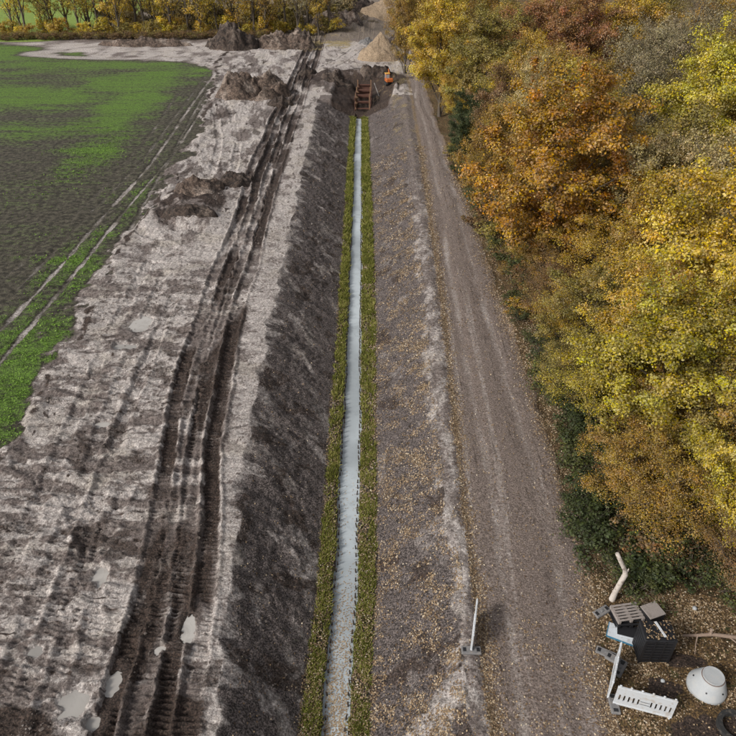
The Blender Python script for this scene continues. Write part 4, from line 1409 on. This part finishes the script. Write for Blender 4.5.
def barrier(p0, p1, label, feet=(True, True), lean=0.0):
    z0, z1 = ground_z(*p0), ground_z(*p1)
    L = math.hypot(p1[0] - p0[0], p1[1] - p0[1])
    az = math.atan2(p1[1] - p0[1], p1[0] - p0[0])
    root = empty('traffic_barrier', (p0[0], p0[1], z0), az)
    root.rotation_euler = (lean, -math.atan2(z1 - z0, L), az)
    tag(root, label, 'barrier')
    zb, zt, th = .12, 1.0, .045
    slots = [L * f for f in (.075, .155, .235, .315, .395, .615, .695, .775, .855, .935)]
    sw, s0, s1 = .060, .34, .64
    bm = bmesh.new()
    edges = [0]
    for s in slots: edges += [s - sw / 2, s + sw / 2]
    edges.append(L)
    zs = [zb, s0, s1, zt]
    # plate with real slots cut through
    def quad_box(x0, x1, a_, b_): box(bm, ((x0 + x1) / 2, 0, (a_ + b_) / 2), (x1 - x0, th, b_ - a_))
    quad_box(0, L, zb, s0)
    quad_box(0, L, s1, zt)
    for i in range(0, len(edges) - 1, 2):
        quad_box(edges[i], edges[i + 1], s0, s1)
    bmesh.ops.remove_doubles(bm, verts=bm.verts, dist=.0005)
    bm_obj('panel', bm, M_WHITE, root)
    for zz in (zb + .03, zt - .03):
        box_obj('rail', (L / 2, 0, zz), (L + .01, .075, .07), M_WHITE, root, bevel=.012)
    for i in range(6):
        bm = bmesh.new()
        box(bm, (L * (.04 + .184 * i), 0, zt + .045), (.07, .05, .09), None, .015)
        bm_obj('top_stud', bm, M_WHITE, root)
    for zz in (.56, .43):
        box_obj('print_line', (L * .505, -.026, zz), (.30, .006, .025), M_DARKTXT, root)
        box_obj('print_line', (L * .505, .026, zz), (.30, .006, .025), M_DARKTXT, root)
    for k, xx in enumerate((.05, L - .05)):
        tb = Tubes(); tb.add([(xx, 0, .03), (xx, 0, zb + .05)], [.028, .028], 6)
        link(bpy.data.objects.new('post_peg', tb.mesh('post_peg', M_WHITE)), root)
        if feet[k]:
            foot_plate(root, xx, 0, R(90) + .2 * (1 - 2 * k))
    return root


barrier((8.10, 12.30), (9.85, 11.80), 'white slotted plastic barrier panel facing the camera beside the concrete cone', (True, False), lean=-.06)
barrier((8.00, 12.50), (8.72, 13.95), 'white plastic barrier panel seen edge on beside the slotted one', (False, True))
barrier((3.64, 14.15), (3.98, 15.65), 'lone white plastic barrier panel seen edge on at the ditch rim', (True, False))

for (x, y, rz, lb_) in ((8.78, 15.9, .5, 'grey rubber foot plate lying in leaves near the birch stump'), (8.45, 14.2, -.5, 'grey rubber foot plate lying in leaves left of the black crate'),
                        (8.75, 13.6, .9, 'grey rubber foot plate lying behind the barrier panels')):
    r0 = empty('ballast_block', (x, y, ground_z(x, y)), rz)
    tag(r0, lb_, 'ballast block')
    foot_plate(r0, 0, 0, 0, .04)

# ------------------------------------------------------------------ concrete manhole cone
M_CONC = plain('pale_concrete', (.37, .385, .395), .8, .16, 4, bumps=.15, dirt=(.42, .40, .37), dirt_amt=.4)
cx, cy = 11.42, 12.85
r0 = empty('manhole_cone', (cx, cy, ground_z(cx, cy) - .04), R(35))
tag(r0, 'pale concrete eccentric manhole cone lying upright on the leaves', 'manhole cone')
prof = [(.62, 0, 0), (.63, .03, 0), (.63, .15, 0), (.615, .19, .005), (.40, .46, .19), (.375, .50, .20)]
bm = bmesh.new()
rings = []
for (rad, z, off) in prof:
    rings.append([bm.verts.new((off + rad * math.cos(2 * math.pi * i / 48), rad * math.sin(2 * math.pi * i / 48), z)) for i in range(48)])
for a_, b_ in zip(rings[:-1], rings[1:]):
    for i in range(48): bm.faces.new((a_[i], a_[(i + 1) % 48], b_[(i + 1) % 48], b_[i]))
inner = [bm.verts.new((.20 + .312 * math.cos(2 * math.pi * i / 48), .312 * math.sin(2 * math.pi * i / 48), .50)) for i in range(48)]
for i in range(48): bm.faces.new((rings[-1][i], rings[-1][(i + 1) % 48], inner[(i + 1) % 48], inner[i]))
low = [bm.verts.new((.20 + .312 * math.cos(2 * math.pi * i / 48), .312 * math.sin(2 * math.pi * i / 48), .40)) for i in range(48)]
for i in range(48): bm.faces.new((inner[i], inner[(i + 1) % 48], low[(i + 1) % 48], low[i]))
bm_obj('cone_body', bm, M_CONC, r0, True)
bm = bmesh.new()
ring_pts = []
for i in range(40):
    an = 2 * math.pi * i / 40
    ring_pts.append(an)
def ring(bm, cx_, r_in, r_out, z0, z1, n=40):
    q = []
    for (rr_, zz) in ((r_out, z0), (r_out, z1), (r_in, z1), (r_in, z0)):
        q.append([bm.verts.new((cx_ + rr_ * math.cos(2 * math.pi * i / n), rr_ * math.sin(2 * math.pi * i / n), zz)) for i in range(n)])
    for k in range(4):
        a_, b_ = q[k], q[(k + 1) % 4]
        for i in range(n): bm.faces.new((a_[i], a_[(i + 1) % n], b_[(i + 1) % n], b_[i]))
ring(bm, .20, .305, .345, .495, .56)
bm_obj('neck_ring', bm, M_CONC, r0, False)
bm = bmesh.new()
ring(bm, .20, .352, .372, .502, .512)
bm_obj('seal_line', bm, plain('brown_seal', (.16, .10, .075), .8), r0)
bm = bmesh.new()
bmesh.ops.create_cone(bm, cap_ends=True, segments=40, radius1=.303, radius2=.303, depth=.05)
bmesh.ops.translate(bm, vec=(.20, 0, .525), verts=bm.verts)
bm_obj('cover_disc', bm, M_CONC, r0)
for an, s in ((R(200), .1), (R(262), .1), (R(120), .1)):
    bm = bmesh.new()
    bmesh.ops.create_cone(bm, cap_ends=True, segments=10, radius1=.028, radius2=.028, depth=.03)
    rad = .50
    bmesh.ops.rotate(bm, cent=(0, 0, 0), matrix=Matrix.Rotation(R(48), 3, 'Y') , verts=bm.verts)
    bmesh.ops.rotate(bm, cent=(0, 0, 0), matrix=Matrix.Rotation(an, 3, 'Z'), verts=bm.verts)
    zz = .32
    off, rr_ = .092, .513
    bmesh.ops.translate(bm, vec=(off + rr_ * math.cos(an), rr_ * math.sin(an), zz), verts=bm.verts)
    bm_obj('lifting_hole_shade', bm, M_BLACK, r0)  # no hole in the concrete: black plug painted as the shade inside one

# ------------------------------------------------------------------ black slatted crate and pallet pile
r0 = empty('slatted_crate', (10.02, 14.22, ground_z(10.02, 14.22) - .02), R(-2))
tag(r0, 'tall black slatted plastic crate with leaves on its lid', 'crate')
W_, D_, HH = 1.06, .78, 1.30
for sx in (-1, 1):
    for sy in (-1, 1):
        box_obj('corner_post', (sx * (W_ / 2 - .045), sy * (D_ / 2 - .045), HH / 2), (.09, .09, HH), M_BLACK, r0, bevel=.01)
for k in range(8):
    z = .09 + k * .158
    for s in (-1, 1):
        box_obj('slat', (0, s * (D_ / 2 - .02), z), (W_ - .17, .03, .105), M_BLACK, r0, bevel=.006)
        box_obj('slat', (s * (W_ / 2 - .02), 0, z), (.03, D_ - .17, .105), M_BLACK, r0, bevel=.006)
for s in (-.17, .17):
    for t in (-1, 1):
        box_obj('upright', (s, t * (D_ / 2 - .001), HH / 2), (.05, .022, HH - .06), M_BLACK, r0)
lid = box_obj('lid', (0, 0, HH + .012), (W_ + .02, D_ + .02, .045), M_BLACK, r0, bevel=.01)
for k in range(7):
    box_obj('lid_rib', (-W_ / 2 + .09 + k * .147, 0, HH + .046), (.035, D_ - .04, .025), M_BLACK, lid)
box_obj('liner', (0, 0, HH / 2), (W_ - .12, D_ - .12, HH - .04), M_BLACK, r0)
zt = ground_z(10.02, 14.22) + HH + .045
n = 100
C = np.stack([10.02 + (rng.random(n) - .5) * 1.0, 14.22 + (rng.random(n) - .5) * .72, zt + .01 + .02 * rng.random(n)], 1)
V, Fq = leaf_quads(C, np.stack([rng.normal(size=n) * .2, rng.normal(size=n) * .2, np.ones(n)], 1), .075 * (.6 + .7 * rng.random(n)), .7)
o = mesh_obj('leaves_on_crate', V, Fq, M_LITTER, smooth=False)
set_tint(o.data, np.stack([.2 + .7 * rng.random(n)] * 3, 1))
tag(o, 'fallen leaves lying on the lid of the black crate', 'leaves', kind='stuff')
o = box_obj('white_batten', (0, 0, 0), (.075, .62, .03), M_WHITE)
o.location = (10.08, 14.24, zt + .04)
o.rotation_euler = (0, 0, R(14))
tag(o, 'short white batten lying across the lid of the black crate', 'batten')

M_OLDWOOD = plain('weathered_wood', (.27, .235, .215), .9, .35, 6, bumps=.5, dirt=(.10, .08, .065))
M_BLUE = plain('blue_plastic', (.035, .16, .26), .5, .2, 6, dirt=(.25, .25, .25))
M_SHEET = plain('pale_sheet', (.50, .53, .56), .5, .15, 5, dirt=(.22, .20, .18))


def pallet(name, loc, rz, tilt, w, d, mat, label, n=6, cat='pallet'):
    r0 = empty(name, loc, rz)
    r0.rotation_euler = (tilt[0], tilt[1], rz)
    for k in range(n):
        box_obj('board', (0, -d / 2 + d * (k + .5) / n, .135), (w, d / n * .62, .022), mat, r0)
    for s in (-1, 0, 1):
        box_obj('stringer', (s * (w / 2 - .05), 0, .075), (.09, d, .095), mat, r0)
        box_obj('bottom_board', (s * (w / 2 - .05), 0, .014), (.10, d, .022), mat, r0)
    tag(r0, label, cat)
    return r0


gz = ground_z(9.6, 15.4)
pallet('black_pallet', (9.62, 15.50, gz + .01), .12, (0, 0), 1.1, .85, M_BLACK, 'black pallet at the bottom of the pile beside the crate')
pallet('black_pallet', (9.62, 15.54, gz + .17), .05, (0, 0), 1.05, .8, M_BLACK, 'black pallet second from the bottom of the pile')
pallet('wooden_pallet', (9.58, 15.62, gz + .335), .16, (0, 0), 1.02, .74, M_OLDWOOD, 'weathered grey wooden pallet on top of the pile')
# small black box on the right of the pile
r0 = empty('black_box', (10.45, 15.55, ground_z(10.45, 15.55) - .01), .35)
tag(r0, 'low black slatted box behind the tall black crate', 'box')
for k in range(4):
    for s in (-1, 1):
        box_obj('slat', (0, s * .27, .08 + k * .15), (.62, .03, .11), M_BLACK, r0)
        box_obj('slat', (s * .31, 0, .08 + k * .15), (.03, .50, .11), M_BLACK, r0)
for sx in (-1, 1):
    for sy in (-1, 1): box_obj('corner_post', (sx * .30, sy * .262, .31), (.06, .06, .62), M_BLACK, r0)
box_obj('lid', (0, 0, .635), (.68, .60, .035), M_OLDWOOD, r0, bevel=.008)
# sheets in front of the pile
def panel(name, loc, rot, s, mat, label, edge=None):
    bm = bmesh.new(); box(bm, (0, 0, 0), s, None, .008)
    o = bm_obj(name, bm, mat)
    o.location = loc; o.rotation_euler = rot
    tag(o, label, 'panel')
    if edge:
        box_obj('edge_strip', (-s[0] / 2 - .015, 0, 0), (.028, s[1], s[2] * 1.2), edge, o)
        box_obj('edge_strip', (0, -s[1] / 2 - .015, 0), (s[0], .028, s[2] * 1.2), edge, o)
    return o
gz2 = ground_z(9.3, 14.95)
panel('pale_panel', (9.25, 14.98, gz2 + .07), (0, 0, -.45), (.95, .62, .05), M_SHEET, 'pale flat panel with blue edge at the front of the pile', M_BLUE)
panel('dark_panel', (9.42, 15.0, gz2 + .15), (0, 0, -.30), (.66, .42, .06), M_BLACK, 'small black panel lying on the pale one', M_SHEET)

# ------------------------------------------------------------------ birch stump, fallen branch, stones
z0 = ground_z(9.35, 16.5)
tb = Tubes()
tb.add([(0, 0, -.15), (.03, -.03, .5), (.12, -.02, 1.05), (.22, .02, 1.45), (.18, .06, 1.62), (-.05, .10, 2.05), (-.26, .14, 2.45)], [.13, .105, .10, .105, .085, .085, .075], 9)
tb.add([(.21, .03, 1.5), (.28, .05, 1.62), (.30, .06, 1.72)], [.07, .04, .01], 6)
o = link(bpy.data.objects.new('birch_stump', tb.mesh('birch_stump', M_BIRCH)))
o.location = (9.35, 16.5, z0)
tag(o, 'broken white birch stump bent over at the wood edge', 'stump')
z0 = ground_z(12.4, 14.8)
tb = Tubes()
tb.add([(-1.0, .05, .05), (-.5, .0, .12), (0, .03, .14), (.6, -.04, .12), (1.3, -.12, .06), (2.0, -.1, .05)], [.045, .06, .07, .075, .08, .085], 8)
tb.add([(-.02, .02, .1), (-.03, .05, .3), (-.06, .06, .42)], [.06, .055, .05], 7)
tb.add([(.6, -.04, .12), (.8, -.3, .1), (1.1, -.6, .05)], [.04, .03, .015], 5)
tb.add([(-.5, 0, .12), (-.7, -.35, .10), (-.85, -.7, .04)], [.03, .022, .012], 5)
o = link(bpy.data.objects.new('fallen_branch', tb.mesh('fallen_branch', plain('dead_wood', (.26, .19, .145), .9, .3, 5, bumps=.5))))
o.location = (12.4, 14.8, z0)
tag(o, 'bare fallen branch lying behind the concrete cone', 'branch')


def stone(x, y, s, mat, label, name='stone'):
    bm = bmesh.new()
    bmesh.ops.create_icosphere(bm, subdivisions=2, radius=s)
    for v in bm.verts:
        v.co *= random.uniform(.82, 1.15)
        v.co.z *= .75
    o = bm_obj(name, bm, mat, None, True)
    o.location = (x, y, ground_z(x, y) + s * .35)
    tag(o, label, 'stone')


stone(10.05, 13.1, .075, M_CONC, 'small pale stone between the black crate and the slotted barrier')
stone(12.3, 16.0, .09, M_CONC, 'small grey stone in the scrub behind the fallen branch')
# dark pipe ring in the corner
px_, py_ = 11.72, 11.55
r0 = empty('soil_mound', (px_, py_, ground_z(px_, py_)))
bpy.data.objects.remove(r0)
bm = bmesh.new()
ring(bm, 0, .40, .55, -.05, .16, 36)
o = bm_obj('black_pipe_ring', bm, M_RUBBER)
o.location = (11.75, 11.45, ground_z(11.75, 11.45))
tag(o, 'black round ring half full of leaves in the bottom right corner', 'ring')
print('tris', sum(sum(len(p.vertices) - 2 for p in m.polygons) if len(m.polygons) < 5000 else len(m.loops) - 2 * len(m.polygons) for m in bpy.data.meshes))
